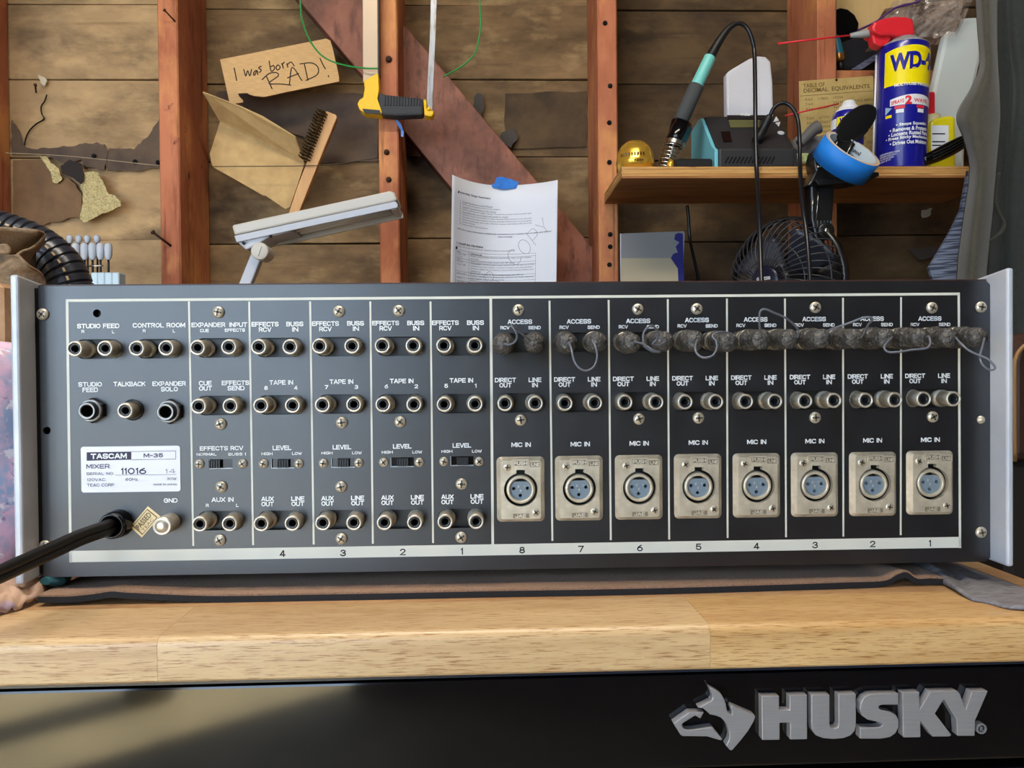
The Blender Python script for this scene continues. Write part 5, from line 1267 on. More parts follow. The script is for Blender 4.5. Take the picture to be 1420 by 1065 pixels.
for k in range(13):
    x = 1008+5.3*k; P = at(x, 224, k0); b = MB(); s0 = Vector((.5, 0, .86)).normalized()
    b.obox(Vector((P.x, k0-.0002, ZS1+.012)), Vector((.86, 0, -.5)), Vector((0, 1, 0)), s0, .0014, .0004, .0062); b.build('vent_slot', m_dark, stn)
ca_ = face_pt(1049, 197); cb_ = at(1068, 160, .855); d = cb_-ca_
solid('plug', ca_, d, [(0, 0), (0, .0085), (.012, .0088), (.013, .0075), (.022, .0078), (.024, .0070), (.036, .0072), (.045, .0052), (d.length, .0048), (d.length, 0)], m_black, stn, 20)
b = MB(); b.tube(catmull([cb_]+[at(x, y, Y) for x, y, Y in [(1073, 150, .852), (1082, 143.5, .850), (1092, 144, .848), (1101, 153, .845), (1107, 170, .84), (1109, 200, .834), (1109.5, 235, .815), (1113, 285, .765), (1119, 330, .74), (1123.5, 392, .72), (1124, 430, .71)]], 8), .0033, 10); b.build('cord', M('cord_rubber', (24, 25, 30), .3), stn)
# ---- small black box and gold scrap beside it
b = MB(); P = at(936, 222, .853); Q = at(986, 222, .853); b.box(P.x, Q.x, .845, .866, ZS1+.0003, ZS1+.0145, bev=.002); tb_ = tag(b.build('flat_case', m_black), 'flat black case between the iron holder and the station', 'case')
P = at(930, 222, .858); P.z = ZS1; b = MB(); b.lathe(P, (0, 0, 1), [(.0003, 0), (.0003, .0055), (.008, .0062), (.016, .004), (.017, 0)], 14); tag(b.build('brass_cap', m_gold), 'small brass cap in front of the spring holder', 'cap')
# ---- white curved block behind the station
b = MB(); wp = [(1007.5, 101), (1014, 96), (1040, 80.5), (1052, 77), (1062, 78), (1069, 85), (1072, 115), (1075, 240), (1009, 240)]
b.prism([at(x, y, 1.0) for x, y in wp], (0, .022, 0)); o = b.build('white_block', M('white_foam', (214, 214, 222), .7, bump=.2, bscale=700), bev=.004)
for i, v_ in enumerate(o.data.vertices):
    if v_.co.z < .0: pass
zmin = min(v_.co.z for v_ in o.data.vertices)
dz = ZS1+.0003-(o.location.z+zmin)
for v_ in o.data.vertices:
    if v_.co.z < zmin+.01: v_.co.z += dz
tag(o, 'white foam block with rounded top standing behind the station', 'block')
# ---- brass conversion plate
m_brass = M('brass_plate', (222, 196, 132), .3, .3, rgb2=(204, 174, 108), vscale=22); m_bink = M('brass_ink', (124, 98, 52), .6)
YPl = 1.012; plate = thing('conversion_plate', 'brass plate of engraved decimal equivalents leaning on the stud', 'plate', at(1160, 228, YPl))
pc = [at(1108, 112.5, YPl), at(1211, 105, YPl), at(1213, 226, YPl), at(1110, 230, YPl)]
dzp = ZS1+.0004-min(p.z for p in pc)
b = MB(); b.prism([pc[0], pc[1], pc[2]+Vector((0, 0, dzp)), pc[3]+Vector((0, 0, dzp))], (0, .0012, 0)); b.build('plate_sheet', m_brass, plate)
ex_ = (pc[1]-pc[0]).normalized(); ez_ = Vector((-ex_.z, 0, ex_.x)); PWd = (pc[1]-pc[0]).length
def pl(s, t): return pc[0]+ex_*(s*PWd)-ez_*(t*PWd)+Vector((0, -.0004, 0))
def plt(txt, s0, s1, t0, h_, bold=.0):
    text_on(txt, lambda x, z: pl(s0+(s1-s0)*x, t0+h_*(1-z)), m_bink, plate, bold=bold)
plt('TABLE OF', .05, .34, .04, .055, .02); plt('DECIMAL  EQUIVALENTS', .05, .94, .105, .065, .025)
b = MB(); b.quadpts([pl(.0, .195), pl(1, .195), pl(1, .202), pl(0, .202)]); b.build('plate_rule', m_bink, plate)
random.seed(11)
for c_, s0 in enumerate((.06, .22, .42, .68, .84)):
    for r_ in range(13):
        if random.random() < .25: continue
        tx_ = random.choice(['1', '3', '5', '7', '9'])+'/64' if c_ == 0 else '.'+str(random.randrange(10000, 99999))
        plt(tx_, s0, s0+(.10 if c_ == 0 else .15), .235+r_*.062, .034)
b = MB(); b.lathe(pl(.5, .022), (0, -1, 0), [(0, .0022), (.0002, .0022), (.0002, 0)], 12); b.build('plate_hole', m_dark, plate)
# ---- spray cans
m_canb = M('can_blue', (24, 26, 140), .28, coat=.3); m_cany = M('can_yellow', (242, 222, 10), .3); m_canw = M('can_white', (226, 228, 232), .35); m_red = M('nozzle_red', (218, 40, 52), .35); m_gry = M('nozzle_grey', (150, 154, 156), .4)
rad_ = math.radians
AO = 0
def can_fns(P, r, tilt):
    U = Vector((tilt, 0, 1)).normalized(); E = Vector((U.z, 0, -U.x))
    def cp_(a, z, lift=.0004):
        a += rad_(AO); return P+U*z+(E*math.sin(a)+Vector((0, -1, 0))*math.cos(a))*(r+lift)
    return U, E, cp_
Yc = .893; P = at(1248, 230, Yc); P.z = ZS1+.0004; r = .0398
big = thing('spray_can', 'large blue and yellow spray can with red flip nozzle', 'spray can', P)
U, E, cp_ = can_fns(P, r, .035); kz = mpp(Yc-r)
zof = lambda y: at(1250, y, Yc-r*.75).z-P.z
AO = -28
solid('can_body', P, U, [(0, 0), (0, r*.90), (.003, r*.97), (.005, r), (zof(62), r), (zof(57), r*.97)], m_canb, big, 48)
solid('can_base_rim', P, U, [(.0, r*.955), (.0008, r*.985), (.003, r*.985)], m_chrome, big, 48)
solid('can_shoulder', P, U, [(zof(57), r*.985), (zof(56), r*.985), (zof(52), r*.80), (zof(46), r*.55), (zof(44), r*.5), (zof(44), 0)], m_gry, big, 48)
def patch(par, cpf, a0, a1, z0, z1, mt, name, lift=.0004, n=20, top=None):
    b = MB()
    def fn(u, v_):
        a = a0+(a1-a0)*u; zt_ = z1+(top(u) if top else 0); return cpf(a, z0+(zt_-z0)*v_, lift)
    b.grid(fn, n, 2); return b.build(name, mt, par)
lab_ = patch(big, cp_, rad_(-44), rad_(100), zof(113), zof(70), m_cany, 'yellow_label', top=lambda u: .006*math.sin(PI*u))
patch(big, cp_, rad_(-44), rad_(100), zof(118.5), zof(113), m_cany, 'yellow_label', top=lambda u: 0)
def ctext(txt, a0, a1, z0, z1, mt, cpf, par, bold=.02, lift=.0008, slant=0, drop=0):
    text_on(txt, lambda x, z: cpf(rad_(a0+(a1-a0)*x), z0+(z1-z0)*z+drop*x, lift), mt, par, bold=bold, slant=slant)
ctext('WD-40', -30, 92, zof(100), zof(75), m_canb, cp_, big, .05, drop=.004)
ctext('MULTI-USE PRODUCT', -18, 80, zof(121), zof(117), m_canw, cp_, big, .03)
patch(big, cp_, rad_(-27), rad_(95), zof(147), zof(138), m_canw, 'white_band', top=lambda u: .006*math.sin(PI*u))
ctext('SPRAYS', -24, 4, zof(146), zof(140.5), m_red, cp_, big, .03, drop=.002); ctext('2', 6, 21, zof(147), zof(135), m_red, cp_, big, .05); ctext('WAYS', 25, 62, zof(144), zof(139), m_red, cp_, big, .03)
for a in (-6, 42):
    patch(big, cp_, rad_(a-10), rad_(a+12), zof(152), zof(148), m_red, 'nozzle_picture', .0006, 6); patch(big, cp_, rad_(a-7), rad_(a+10), zof(158), zof(153), m_canw, 'nozzle_picture', .0006, 6)
b = MB(); b.face([b.vert(cp_(rad_(a), zof(y), .0006)) for a, y in [(-38, 147), (-22, 150), (-38, 158)]]); b.build('spray_picture', M('pale_blue', (150, 180, 210), .5), big)
patch(big, cp_, rad_(-37), rad_(-22), zof(163), zof(159), m_cany, 'spray_word', .0006, 6)
for k, (tx_, a0, a1) in enumerate([('• Stops Squeaks', -12, 62), ('• Removes & Protects', -25, 66), ('• Loosens Rusted Parts', -28, 70), ('• Frees Sticky Mechanisms', -34, 74), ('• Drives Out Moisture', -24, 68)]):
    ctext(tx_, a0, a1, zof(178+k*6.2), zof(172.5+k*6.2), m_canw, cp_, big, .03, drop=.003)
for k, tx_ in enumerate(['DANGER! FLAMMABLE AEROSOL CONTENTS', 'UNDER PRESSURE. HARMFUL OR FATAL', 'IF SWALLOWED. READ CAUTIONS', 'ON BACK. NET WT.']):
    ctext(tx_, -50, -2-6*k, zof(214+k*3.4), zof(211.6+k*3.4), m_canw, cp_, big, 0, drop=.002)
# red flip nozzle
nz = lambda x, y, dy=0: at(x, y, Yc+dy)
b = MB(); b.prism([nz(x, y, -.018) for x, y in [(1211, 44), (1209, 37), (1213, 30), (1225, 25), (1240, 22), (1258, 22.5), (1267, 26), (1270, 48), (1250, 50), (1236, 48), (1222, 49)]], (0, .036, 0)); b.build('nozzle_cap', m_red, big, bev=.004)
b = MB(); b.prism([nz(x, y, -.010) for x, y in [(1209, 47), (1222, 49), (1238, 51), (1232, 60), (1222, 65), (1212, 60)]], (0, .020, 0)); b.build('nozzle_trigger', m_red, big, bev=.003)
b = MB(); b.lathe(nz(1216, 45), nz(1177, 49.5)-nz(1216, 45), [(0, 0), (0, .008), (.02, .0065), (.046, .0035), (.046, 0)], 18); b.build('nozzle_spout', m_gry, big)
b = MB(); b.tube([nz(1179, 49), nz(1130, 54.5), nz(1079, 60.5)], .0016, 8); b.build('straw', m_red, big)
b = MB(); b.cyl(cp_(rad_(-88), zof(62), .0022), cp_(rad_(-88), zof(224), .0022), .0018, n=8); b.build('spare_straw', m_canw, big)
# small can
Yc2 = .955; P = at(1171, 230, Yc2); P.z = ZS1+.0004; r2 = 22*mpp(Yc2-.02)
sm = thing('spray_can', 'small blue spray can with white cap behind the tape roll', 'spray can', P)
U, E, cp2 = can_fns(P, r2, .06); z2 = lambda y: at(1171, y, Yc2-r2*.6).z-P.z
AO = -24
solid('can_body', P, U, [(0, 0), (0, r2*.93), (.004, r2), (z2(161), r2), (z2(155), r2*.94), (z2(152), r2*.84)], m_canb, sm, 40)
solid('can_collar', P, U, [(z2(153), r2*.87), (z2(151), r2*.84), (z2(148), r2*.66), (z2(147), r2*.6)], m_canw, sm, 32)
solid('can_cap', P, U, [(z2(148), r2*.62), (z2(145), r2*.6), (z2(141), r2*.42), (z2(137), r2*.38), (z2(135.5), r2*.3), (z2(135.5), 0)], m_canw, sm, 32)
patch(sm, cp2, rad_(-40), rad_(40), z2(176), z2(163), m_cany, 'yellow_label'); patch(sm, cp2, rad_(-80), rad_(-42), z2(178), z2(164), m_canw, 'white_panel')
ctext('WD-40', -30, 34, z2(172), z2(164.5), m_canb, cp2, sm, .06)
b = MB(); b.tube([at(1163, 144, Yc2-.01), at(1126, 152, Yc2-.012), at(1089, 160.5, Yc2-.014)], .0014, 8); b.build('straw', m_red, sm)
# ---- grey tool, rags behind
lump(1120, 205, .975, .026, .020, .02, M('grey_rag', (120, 120, 122), .9, bump=.3), 'rag', 'grey rag lying between the station and the small can', 'cloth', .2, 30, ZS1+.0004)
b = MB(); b.tube(catmull([at(x, y, .935) for x, y in [(1109, 200), (1118, 190), (1128, 180), (1135, 176)]], 6), lambda t: .008+.004*t, 14); tag(b.build('blunt_tool', M('dark_grey_tool', (92, 90, 90), .6)), 'dark grey blunt tool resting on the grey rag', 'tool')
lump(1118, 222, .90, .022, .010, .014, M('green_sponge', (150, 170, 110), .9, rgb2=(196, 206, 150), vscale=200, bump=.5), 'sponge', 'pale green sponge scrap on the shelf front beside the station', 'sponge', .2, 40, ZS1+.0004)
# ---- yellow bottle
Yb = .93; P = at(1300, 230, Yb); P.z = ZS1+.0004
yb = thing('yellow_bottle', 'yellow bottle with white label right of the large can', 'bottle', P)
m_yb = M('bottle_yellow', (222, 206, 30), .35)
hw = 18*mpp(Yb); zy = lambda y: at(1300, y, Yb-.018).z-ZS1
b = MB(); b.prism([(P.x+x*hw, Yb-.018, ZS1+.0004+z) for x, z in [(-1, 0), (1, 0), (1, zy(165)), (.85, zy(160)), (.4, zy(160)), (-.6, zy(164)), (-1, zy(170))]], (0, .036, 0)); b.build('bottle_body', m_yb, yb, bev=.005)
b = MB(); b.box(P.x-hw*.98, P.x+hw*.38, Yb-.0188, Yb-.0182, zy(212)+ZS1, zy(174)+ZS1); lb_ = b.build('bottle_label', m_canw, yb)
for y_ in (185, 196, 201): 
    b = MB(); b.box(P.x-hw*.9, P.x+hw*.1, Yb-.0193, Yb-.0189, zy(y_+1.6)+ZS1, zy(y_)+ZS1); b.build('label_bar', m_ink, lb_)
b = MB(); b.lathe((P.x-hw*.4, Yb, ZS1+zy(165)), (0, 0, 1), [(-.006, .014), (.006, .0135), (.012, .012), (.013, 0)], 20); b.build('bottle_cap', M('pale_cap', (212, 200, 150), .5), yb)
b = MB(); P_ = at(1289, 136, .945); b.box(P_.x-.006, P_.x+.005, .935, .955, ZS1+.0004, P_.z+.008, bev=.002); tag(b.build('red_marker', m_red), 'red marker standing behind the large can beside the yellow bottle', 'marker')
# ---- tall white squeeze bottle, leaning
Yw = .99
b = MB(); wp = [(1285, 231), (1286, 160), (1296, 110), (1308, 55), (1312, 38), (1318, 30), (1328, 25), (1345, 22.5), (1363, 22), (1364, 35), (1362, 80), (1354, 115), (1346, 150), (1340, 185), (1338, 231)]
b.prism([at(x, y, Yw) for x, y in wp], (0, .02, 0)); o = b.build('plastic_container', M('jug_plastic', (206, 214, 212), .4), bev=.008)
zmin = min(v_.co.z for v_ in o.data.vertices)
for v_ in o.data.vertices:
    if v_.co.z < zmin+.012: v_.co.z = ZS1+.0004-o.location.z
tag(o, 'tall smooth white plastic container leaning at the right end of the shelf', 'container')
# ---- black handle lying on the shelf
b = MB(); hp2 = catmull([at(x, y, Y) for x, y, Y in [(1279, 224, .868), (1298, 216, .866), (1318, 206, .864), (1336, 196, .862), (1341, 193, .862)]], 6)
b.tube(hp2, lambda t: .0085+.0035*math.sin(PI*min(1, t*1.1)), 14)
bh = thing('rubber_grip_tool', 'black ribbed rubber grip lying at the right end of the shelf', 'tool', hp2[0]); b.build('grip', m_gloss, bh)
for dz in (-.005, .001, .007):
    b = MB(); b.tube([p+Vector((0, -.0112, dz*.8)) for p in hp2[3:-6]], .0009, 6); b.build('grip_rib', m_black, bh)
# ---- clip fan hanging under the shelf
YFn = .80; C = at(1092, 392, .85); FR = 88*mpp(.85); a_ = Vector((-.83, -.55, -.05)).normalized()
fan = thing('clip_fan', 'black clip-on fan with wire cage hanging from the shelf', 'fan', C-Vector((0, 0, FR)))
m_fan = M('fan_black', (24, 24, 26), .3); m_cage = M('cage_wire', (52, 52, 56), .28)
e1 = (Vector((0, 0, 1))-a_*a_.z).normalized(); e2 = a_.cross(e1)
def fp(r, ang, t): return C+a_*t+(e1*math.cos(ang)+e2*math.sin(ang))*r
solid('rim', C, a_, [(-.006, FR*.985), (-.006, FR*1.03), (.006, FR*1.03), (.006, FR*.985)], m_fan, fan, 64)
NW = 44
b = MB()
for k in range(NW):
    an = 2*PI*k/NW
    b.tube([fp(FR*math.cos(q*1.32), an+.35*(q), .006+.052*math.sin(q*1.32)/.97) for q in [i/8 for i in range(9)]], .0011, 5)
b.build('front_grille', m_cage, fan)
b = MB()
for rr_, tt in ((.92, .024), (.62, .0465), (.36, .056)): b.tube([fp(FR*rr_, 2*PI*i/48, tt) for i in range(49)], .0011, 5)
b.build('grille_hoop', m_cage, fan)
solid('hub_badge', C+a_*.054, a_, [(-.004, FR*.26), (.004, FR*.26), (.007, FR*.22), (.008, 0)], M('hub_navy', (24, 24, 44), .3), fan)
hb = C+a_*.0625; hx_ = Vector((-a_.y, a_.x, 0)).normalized(); hx_ = -hx_ if hx_.x < 0 else hx_
text_on('GENESIS', lambda x, z: hb+hx_*((x-.5)*.026)+Vector((0, 0, 1))*((z-.5)*.0052+.006), m_print, fan, bold=.03)
b = MB()
for k in range(NW):
    an = 2*PI*k/NW
    b.tube([fp(FR*(1-.38*q), an, -.006-.05*q) for q in (0, .5, 1)], .0011, 5)
b.build('back_grille', m_cage, fan)
solid('motor_housing', C, a_, [(-.085, 0), (-.085, FR*.40), (-.078, FR*.50), (-.056, FR*.62), (-.05, FR*.62), (-.045, FR*.3), (-.02, FR*.26), (-.02, 0)], m_fan, fan, 32)
b = MB(); b.tube([fp(FR*.72*math.cos(q), .15, -.07-.02*math.sin(q)) for q in [i*.2-.5 for i in range(6)]], .003, 6); b.build('rear_handle', m_fan, fan)
m_blade2 = M('fan_blade', (46, 48, 58), .3)
for k in range(4):
    b = MB(); a0 = PI/2*k+.3
    def fn(u, v_): return fp(FR*(.22+.64*v_), a0+u*(1.05-.1*v_), -.012+.036*u*(.5+.5*v_))
    b.grid(fn, 8, 6); b.build('blade', m_blade2, fan, thick=.0016)
solid('blade_hub', C, a_, [(-.015, FR*.25), (.022, FR*.25), (.030, FR*.18), (.032, 0)], m_fan, fan)
# arm, joint, clip
J = at(1141, 322, YFn-.005)
solid('tilt_joint', J+Vector((0, .014, 0)), (0, -1, 0), [(0, 0), (0, .0135), (.026, .0135), (.028, .011), (.028, 0)], m_fan, fan)
solid('joint_screw', J+Vector((0, -.0135, 0)), (0, -1, 0), [(0, .0045), (.002, .0042), (.003, .002), (.003, 0)], m_chrome, fan, 16)
b = MB(); b.prism([at(x, y, YFn-.012) for x, y in [(1124, 252), (1158, 252), (1156, 285), (1155, 304), (1151, 322), (1131, 330), (1125, 304)]], (0, .026, 0)); b.build('arm', m_fan, fan, bev=.003)
for k in range(5):
    x = 1134+k*4.6; b = MB(); P0 = at(x, 306, YFn-.0125); P1 = at(x-.6, 317, YFn-.0125); b.cyl(P0, P1, .0012, n=6); b.build('arm_rib', M('fan_slate', (58, 72, 80), .4), fan)
for pp in (((1136, 253), (1131, 316)), ((1128, 270), (1125, 304))):
    b = MB(); b.cyl(at(*pp[0], YFn-.0135), at(*pp[1], YFn-.0135), .0007, n=6); b.build('spring_wire', m_chrome, fan)
b = MB(); b.prism([at(x, y, YFn-.016) for x, y in [(1118, 258), (1124, 250), (1131, 236), (1128, 222), (1132, 205), (1140, 200), (1150, 214), (1165, 236), (1180, 242), (1158, 254), (1140, 258)]], (0, .034, 0)); b.build('clip_body', m_fan, fan, bev=.003)
b = MB(); P_ = at(1135, 231, YFn-.018); b.lathe(P_, (0, -1, 0), [(-.001, .0032), (.0018, .003), (.0022, 0)], 14); b.build('clip_screw', m_chrome, fan)
def oval(cx, cy, Y, rx, rz, rot, th, name, mt, tiltv):
    c_ = at(cx, cy, Y); ex2 = Vector((math.cos(rot), 0, math.sin(rot))); ez2 = tiltv; nn = ex2.cross(ez2).normalized(); nn = -nn if nn.y > 0 else nn
    b = MB(); ring = [(math.cos(2*PI*k/36), math.sin(2*PI*k/36)) for k in range(36)]
    b.prism([c_+ex2*(x*rx)+ez2*(z*rz) for x, z in ring], -nn*th); return b.build(name, mt, fan, bev=.002)
oval(1189, 171, YFn-.01, .038, .022, .62, .006, 'upper_jaw', m_fan, Vector((-.45, -.30, .72)).normalized())
oval(1189, 172, YFn-.006, .032, .017, .62, .008, 'jaw_pad', m_rubber, Vector((-.45, -.30, .72)).normalized())
b = MB(); b.prism([at(x, y, YFn-.004) for x, y in [(1152, 208), (1163, 186), (1178, 176), (1196, 172), (1206, 180), (1182, 206), (1170, 232), (1156, 236)]], (0, .012, 0)); b.build('jaw_web', m_fan, fan, bev=.002)
for pp in (((1163, 193), (1157, 206)), ((1184, 194), (1171, 220))):
    b = MB(); b.cyl(at(*pp[0], YFn-.006), at(*pp[1], YFn-.006), .0008, n=6); b.build('spring_wire', m_chrome, fan)
b = MB(); b.prism([at(x, y, YFn-.03) for x, y in [(1130, 250), (1164, 244), (1186, 240), (1219, 238), (1220, 244), (1196, 250), (1160, 255), (1136, 257)]], (0, .05, 0)); b.build('lower_jaw', m_fan, fan, bev=.002)
# ---- blue tape roll slung on the clip
ta = Vector((.34, -.64, .69)).normalized(); tc_ = at(1182.5, 206, YFn-.035); ro, ri, th = .0465, .0395, .034
roll = thing('tape_roll', 'bright blue masking tape roll slung over the fan clip', 'tape roll', tc_-ta*th-Vector((0, 0, .02)))
solid('tape_wall', tc_, ta, [(0, ri+.0014), (0, ro), (-th, ro), (-th, ri+.0014)], M('masking_blue', (22, 122, 214), .6), roll, 56)
solid('tape_rim', tc_, ta, [(.0002, ri+.001), (.0003, ro-.0004)], M('rim_tan', (206, 178, 150), .8), roll, 56)
solid('card_core', tc_, ta, [(.0006, ri), (.0006, ri+.0013), (-th-.0004, ri+.0013), (-th-.0004, ri)], M('core_card', (196, 206, 214), .8), roll, 56)
b = MB(); b.lathe(tc_, ta, [(.0006, ri), (-th-.0004, ri)], 56); b.build('core_liner', M('core_liner', (190, 200, 206), .8), roll)
tq = Vector((0, 0, 1)).cross(ta).normalized(); tw = ta.cross(tq)
def core_pt(a, t): return tc_+ta*t+(tq*math.cos(a)+tw*math.sin(a))*(ri-.0004)
for tx_, t0, h_ in (('ScotchBlue', -.008, .006), ('#2090', -.018, .006)):
    text_on(tx_, lambda x, z: core_pt(math.radians(14+(x)*44), t0-h_*(1-z)), m_ink, roll, bold=.03)
# ---- metal plate with blue smear, leaning at the wall under the shelf
YM = .97
mp_ = thing('metal_sheet', 'grey metal sheet with cream lower half and blue smeared edge', 'sheet', at(905, 400, YM))
b = MB(); b.prism([at(x, y, YM) for x, y in [(860, 324), (948, 320.5), (949.5, 323), (948, 358), (860, 358)]], (0, .0015, 0)); b.build('grey_half', M('sheet_grey', (142, 142, 144), .4, .3), mp_)
zlow = -.35
P0, P1 = at(860, 358, YM), at(948, 358, YM)
b = MB(); b.box(P0.x, P1.x, YM, YM+.0015, zlow, P0.z-.0001); b.build('cream_half', M('sheet_cream', (176, 164, 138), .6), mp_)
b = MB(); b.box(P0.x, P1.x, YM-.002, YM+.0035, FLOOR+.0005, zlow-.0001); b.build('sheet_foot', m_stb, mp_)
sp = [(936, 325), (941, 323), (948, 324), (948.5, 392), (941, 392), (940, 372), (936, 368), (931, 358), (934, 352), (940, 350), (937, 342), (941, 336), (935, 332)]
b = MB(); b.prism([at(x+noise.noise((x*.4, y*.4, 2))*2, y, YM-.0004) for x, y in sp], (0, .0003, 0)); b.build('blue_smear', M('smear_blue', (26, 30, 110), .5), mp_)
b = MB(); P0 = at(860.5, 324, YM); P1 = at(861, 392, YM); b.cyl(P0+Vector((0, -.0004, 0)), P1+Vector((0, -.0004, 0)), .0009, n=6); b.build('bright_edge', m_white, mp_)
# ---- dark cable hanging behind
wire([(953, 285, 1.02), (955, 305, 1.02), (956.5, 330, 1.02), (961, 352, 1.03), (968, 385, 1.04), (972, 420, 1.05)], 1, .003, M('cord_rubber', (24, 25, 30), .3), 'hanging_cable', 'thick dark cable hanging from the shelf right of the metal sheet', 'cable')
# ================================================================== upper right: blocking shelf clutter
ZK = at(1250, 97, 1.05).z
b = MB(); P0, P1 = at(1158, 20, 1.12), at(1268, 20, 1.12); b.box(P0.x, P1.x, 1.115, 1.165, ZK+.0005, ZK+.30, bev=.002); tag(b.build('cardboard_sheet', M('kraft_panel', (206, 174, 120), .8, rgb2=(194, 160, 106), vscale=10, stretch=(4, 1, .4))), 'upright tan cardboard panel at the top right behind the cans', 'cardboard')
b = MB(); pp = [(1155, 14), (1166, 10), (1176, 12), (1186, 20), (1192, 32), (1190, 48), (1180, 60), (1160, 62)]
b.prism([at(x, y, 1.085) for x, y in pp], (0, .02, 0)); o = b.build('black_hood', m_gloss, bev=.004); tag(o, 'glossy black hooded tool on the blocking beside the stud', 'tool')
for v_ in o.data.vertices: pass
b = MB(); b.prism([at(x, y, 1.08) for x, y in [(1157, 62), (1192, 48), (1225, 60), (1222, 96.5), (1157, 96.5)]], (0, .03, 0)); tag(b.build('black_pouch', M('pouch_black', (20, 20, 26), .5, bump=.4, bscale=80), bev=.006), 'crumpled black pouch on the blocking above the brass plate', 'pouch')
td = thing('screwdriver', 'teal handled screwdriver with gold tip hanging beside the stud', 'screwdriver', at(1165, 96, 1.06))
solid('handle', at(1158, 50, 1.062), at(1165, 84, 1.062)-at(1158, 50, 1.062), [(0, 0), (0, .006), (.01, .0085), (.035, .009), (.042, .0085), (.042, 0)], M('teal_handle', (20, 104, 128), .35), td, 16)
solid('ferrule', at(1163.4, 75, 1.062), at(1165, 84, 1.062)-at(1163.4, 75, 1.062), [(0, .0096), (.012, .0096), (.014, .006), (.014, 0)], M('gold_ferrule', (176, 124, 62), .3, .8), td, 16)
b = MB(); b.cyl(at(1165, 84, 1.062), at(1167, 96, 1.062), .0042, n=10); b.build('shaft', m_black, td)
b = MB(); b.cyl(at(1150, 8, 1.062), at(1158, 50, 1.062), .0022, n=8); b.build('shaft', m_chrome, td)
# books or blue strip
b = MB(); b.prism([at(x, y, 1.062) for x, y in [(1180, 96.5), (1222, 70), (1226, 76), (1194, 96.5)]], (0, .012, 0)); tag(b.build('striped_strap', M('navy_strap', (34, 38, 74), .7, rgb2=(110, 112, 130), vscale=60, stretch=(1, 1, 8))), 'navy striped strap slanting across the blocking', 'strap')
# crumpled plastic bag
m_poly = M('clear_film', (206, 196, 186), .05, rgb2=(168, 150, 142), vscale=14, alpha=.4, spec=1.0)
m_purp = M('purple_film', (88, 52, 120), .2)
pbag = thing('plastic_bag', 'crumpled glossy clear plastic bag above the large can', 'plastic bag', at(1300, 60, .98))
b = MB()
def bagfn(u, v_):
    x = 1232+u*112+(-22)*v_; y = -8+v_*70-u*8*v_+(1-u)*16*(1-v_); P = at(x, y, .985)
    n_ = noise.noise(Vector((u*4, v_*3, 1.3)))+.8*abs(noise.noise(Vector((u*7+v_*5, v_*6-u*4, 4))))+.3*abs(noise.noise(Vector((u*13, v_*11, 8))))
    return P+Vector((0, -.022*n_-.01, .004*n_))
b.grid(bagfn, 34, 24, sm=False); b.build('film_front', m_poly, pbag)
b = MB(); b.grid(lambda u, v_: bagfn(u, v_)+Vector((.004*math.sin(9*u), .026+.01*math.sin(7*v_), 0)), 30, 20, sm=False); b.build('film_back', M('brown_contents', (150, 116, 90), .7, rgb2=(104, 88, 80), vscale=12), pbag)
b = MB(); b.tube(catmull([at(x, y, .958) for x, y in [(1190, 42), (1215, 30), (1240, 12), (1262, 6), (1275, 2)]], 6), .0045, 8, flat=.4); b.build('purple_edge', m_purp, pbag)
# ================================================================== right edge: hanging jacket, net pouch, chair
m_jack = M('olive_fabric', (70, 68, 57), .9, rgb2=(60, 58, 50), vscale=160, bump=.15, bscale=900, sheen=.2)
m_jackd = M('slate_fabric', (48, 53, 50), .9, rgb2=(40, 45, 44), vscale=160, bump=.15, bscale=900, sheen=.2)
jk = thing('jacket', 'olive grey jacket hanging in long folds at the right edge', 'jacket', at(1390, 420, .75))
ys_ = [-30, 40, 90, 122, 160, 194, 236, 300, 360, 430]
def col_(xs, y0, y1): return [(x, y, y0+(y1-y0)*k/9) for k, (x, y) in enumerate(zip(xs, ys_))]
sheetpx([col_([1352, 1357, 1360, 1348, 1328, 1338, 1346, 1338, 1330, 1326], .74, .69),
         col_([1364, 1367, 1370, 1362, 1350, 1354, 1360, 1354, 1347, 1343], .70, .64),
         col_([1377, 1378, 1380, 1381, 1382, 1380, 1377, 1371, 1363, 1358], .72, .66),
         col_([1382, 1381, 1382, 1384, 1384, 1382, 1379, 1374, 1368, 1362], .78, .74)], 6, 6, 'front_fold', m_jack, jk, .004)
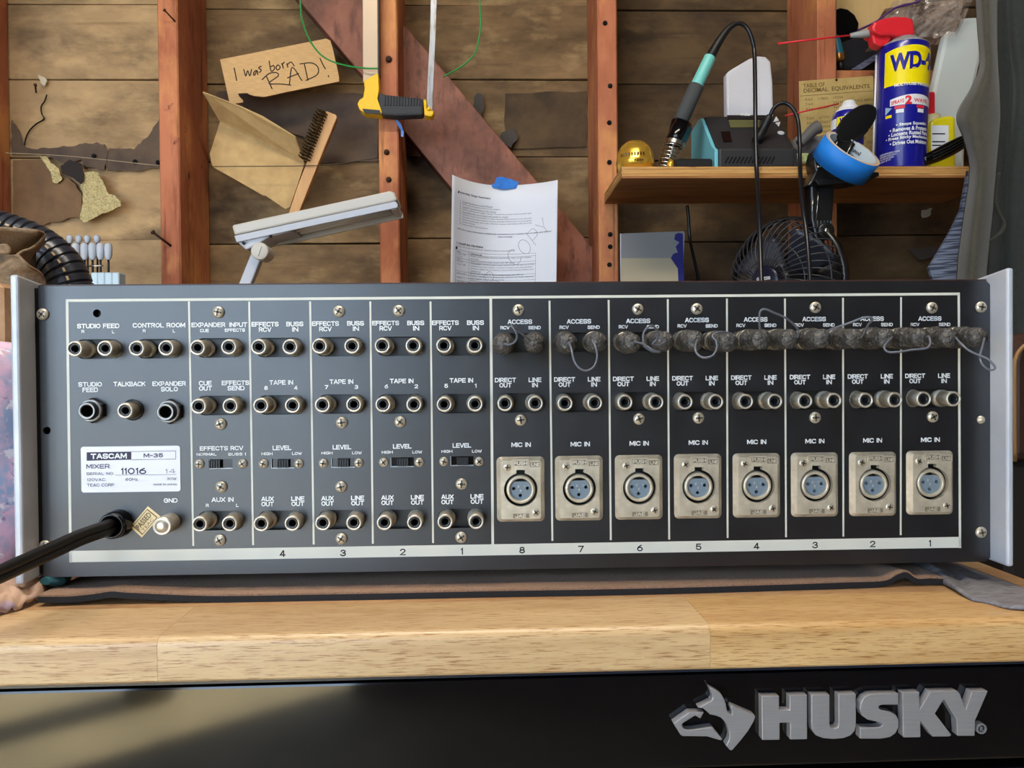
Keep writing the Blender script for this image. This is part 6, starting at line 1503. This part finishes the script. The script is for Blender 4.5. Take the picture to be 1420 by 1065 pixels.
sheetpx([[(1372, -30, .80), (1374, 60, .80), (1376, 150, .79), (1378, 230, .78), (1372, 300, .77), (1366, 380, .76), (1362, 520, .76), (1362, 700, .76)],
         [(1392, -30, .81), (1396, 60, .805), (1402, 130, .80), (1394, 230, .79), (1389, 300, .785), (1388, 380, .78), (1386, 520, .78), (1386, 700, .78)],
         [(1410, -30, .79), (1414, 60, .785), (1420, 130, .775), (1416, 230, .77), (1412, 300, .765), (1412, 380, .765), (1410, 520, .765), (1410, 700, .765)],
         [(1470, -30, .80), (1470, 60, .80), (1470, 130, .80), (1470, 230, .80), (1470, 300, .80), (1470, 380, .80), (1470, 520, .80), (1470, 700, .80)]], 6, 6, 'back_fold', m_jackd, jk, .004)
b = MB(); b.tube(catmull([at(x, y, Y) for x, y, Y in [(1385, 240, .745), (1379, 275, .74), (1385, 295, .735), (1392, 310, .735), (1388, 322, .735), (1376, 332, .735), (1368, 336, .735)]], 8), .0035, 8, flat=.5); b.build('pocket_hem', m_jack, jk)
m_net = M('net_fabric', (52, 58, 74), .8, rgb2=(108, 116, 136), vscale=26, stretch=(.6, 1, 14), detail=1, lo=.47, hi=.53)
b = MB(); npts = [(1343, 236), (1333, 290), (1320, 318), (1306, 342), (1288, 372), (1296, 394), (1332, 394), (1337, 330), (1344, 260)]
b.prism([at(x, y, .78+.0004*(1345-x)) for x, y in npts], (0, .006, 0)); tag(b.build('net_pouch', m_net), 'blue grey striped net pouch hanging below the right end of the shelf', 'pouch')
# chair back
m_lea = M('dark_leather', (58, 34, 26), .45, bump=.2, bscale=200); m_pip = M('tan_piping', (140, 104, 60), .5)
ch = thing('chair_back', 'dark brown leather chair back with tan piping at the right edge', 'chair', at(1450, 640, .28))
cpx = [(1402, 640), (1402, 500), (1406, 482), (1416, 470), (1432, 463), (1500, 455), (1500, 640)]
zz = at(1450, 640, .28).z
b = MB(); b.prism([at(x, y, .28) for x, y in cpx], (0, .07, 0)); b.build('backrest', m_lea, ch, bev=.008)
b = MB(); b.tube(catmull([at(x, y, .276) for x, y in [(1407, 640), (1406.5, 520), (1409, 496), (1417, 483), (1432, 476), (1490, 468)]], 8), .002, 8); b.build('piping', m_pip, ch)
b = MB(); P0 = at(1402, 640, .28); P1 = at(1500, 640, .28); b.box(P0.x, P1.x, .285, .345, FLOOR+.0005, P0.z-.0003, bev=.006); b.build('chair_frame', M('chair_frame_brown', (26, 20, 18), .7), ch)  # plain dark brown frame down to the floor
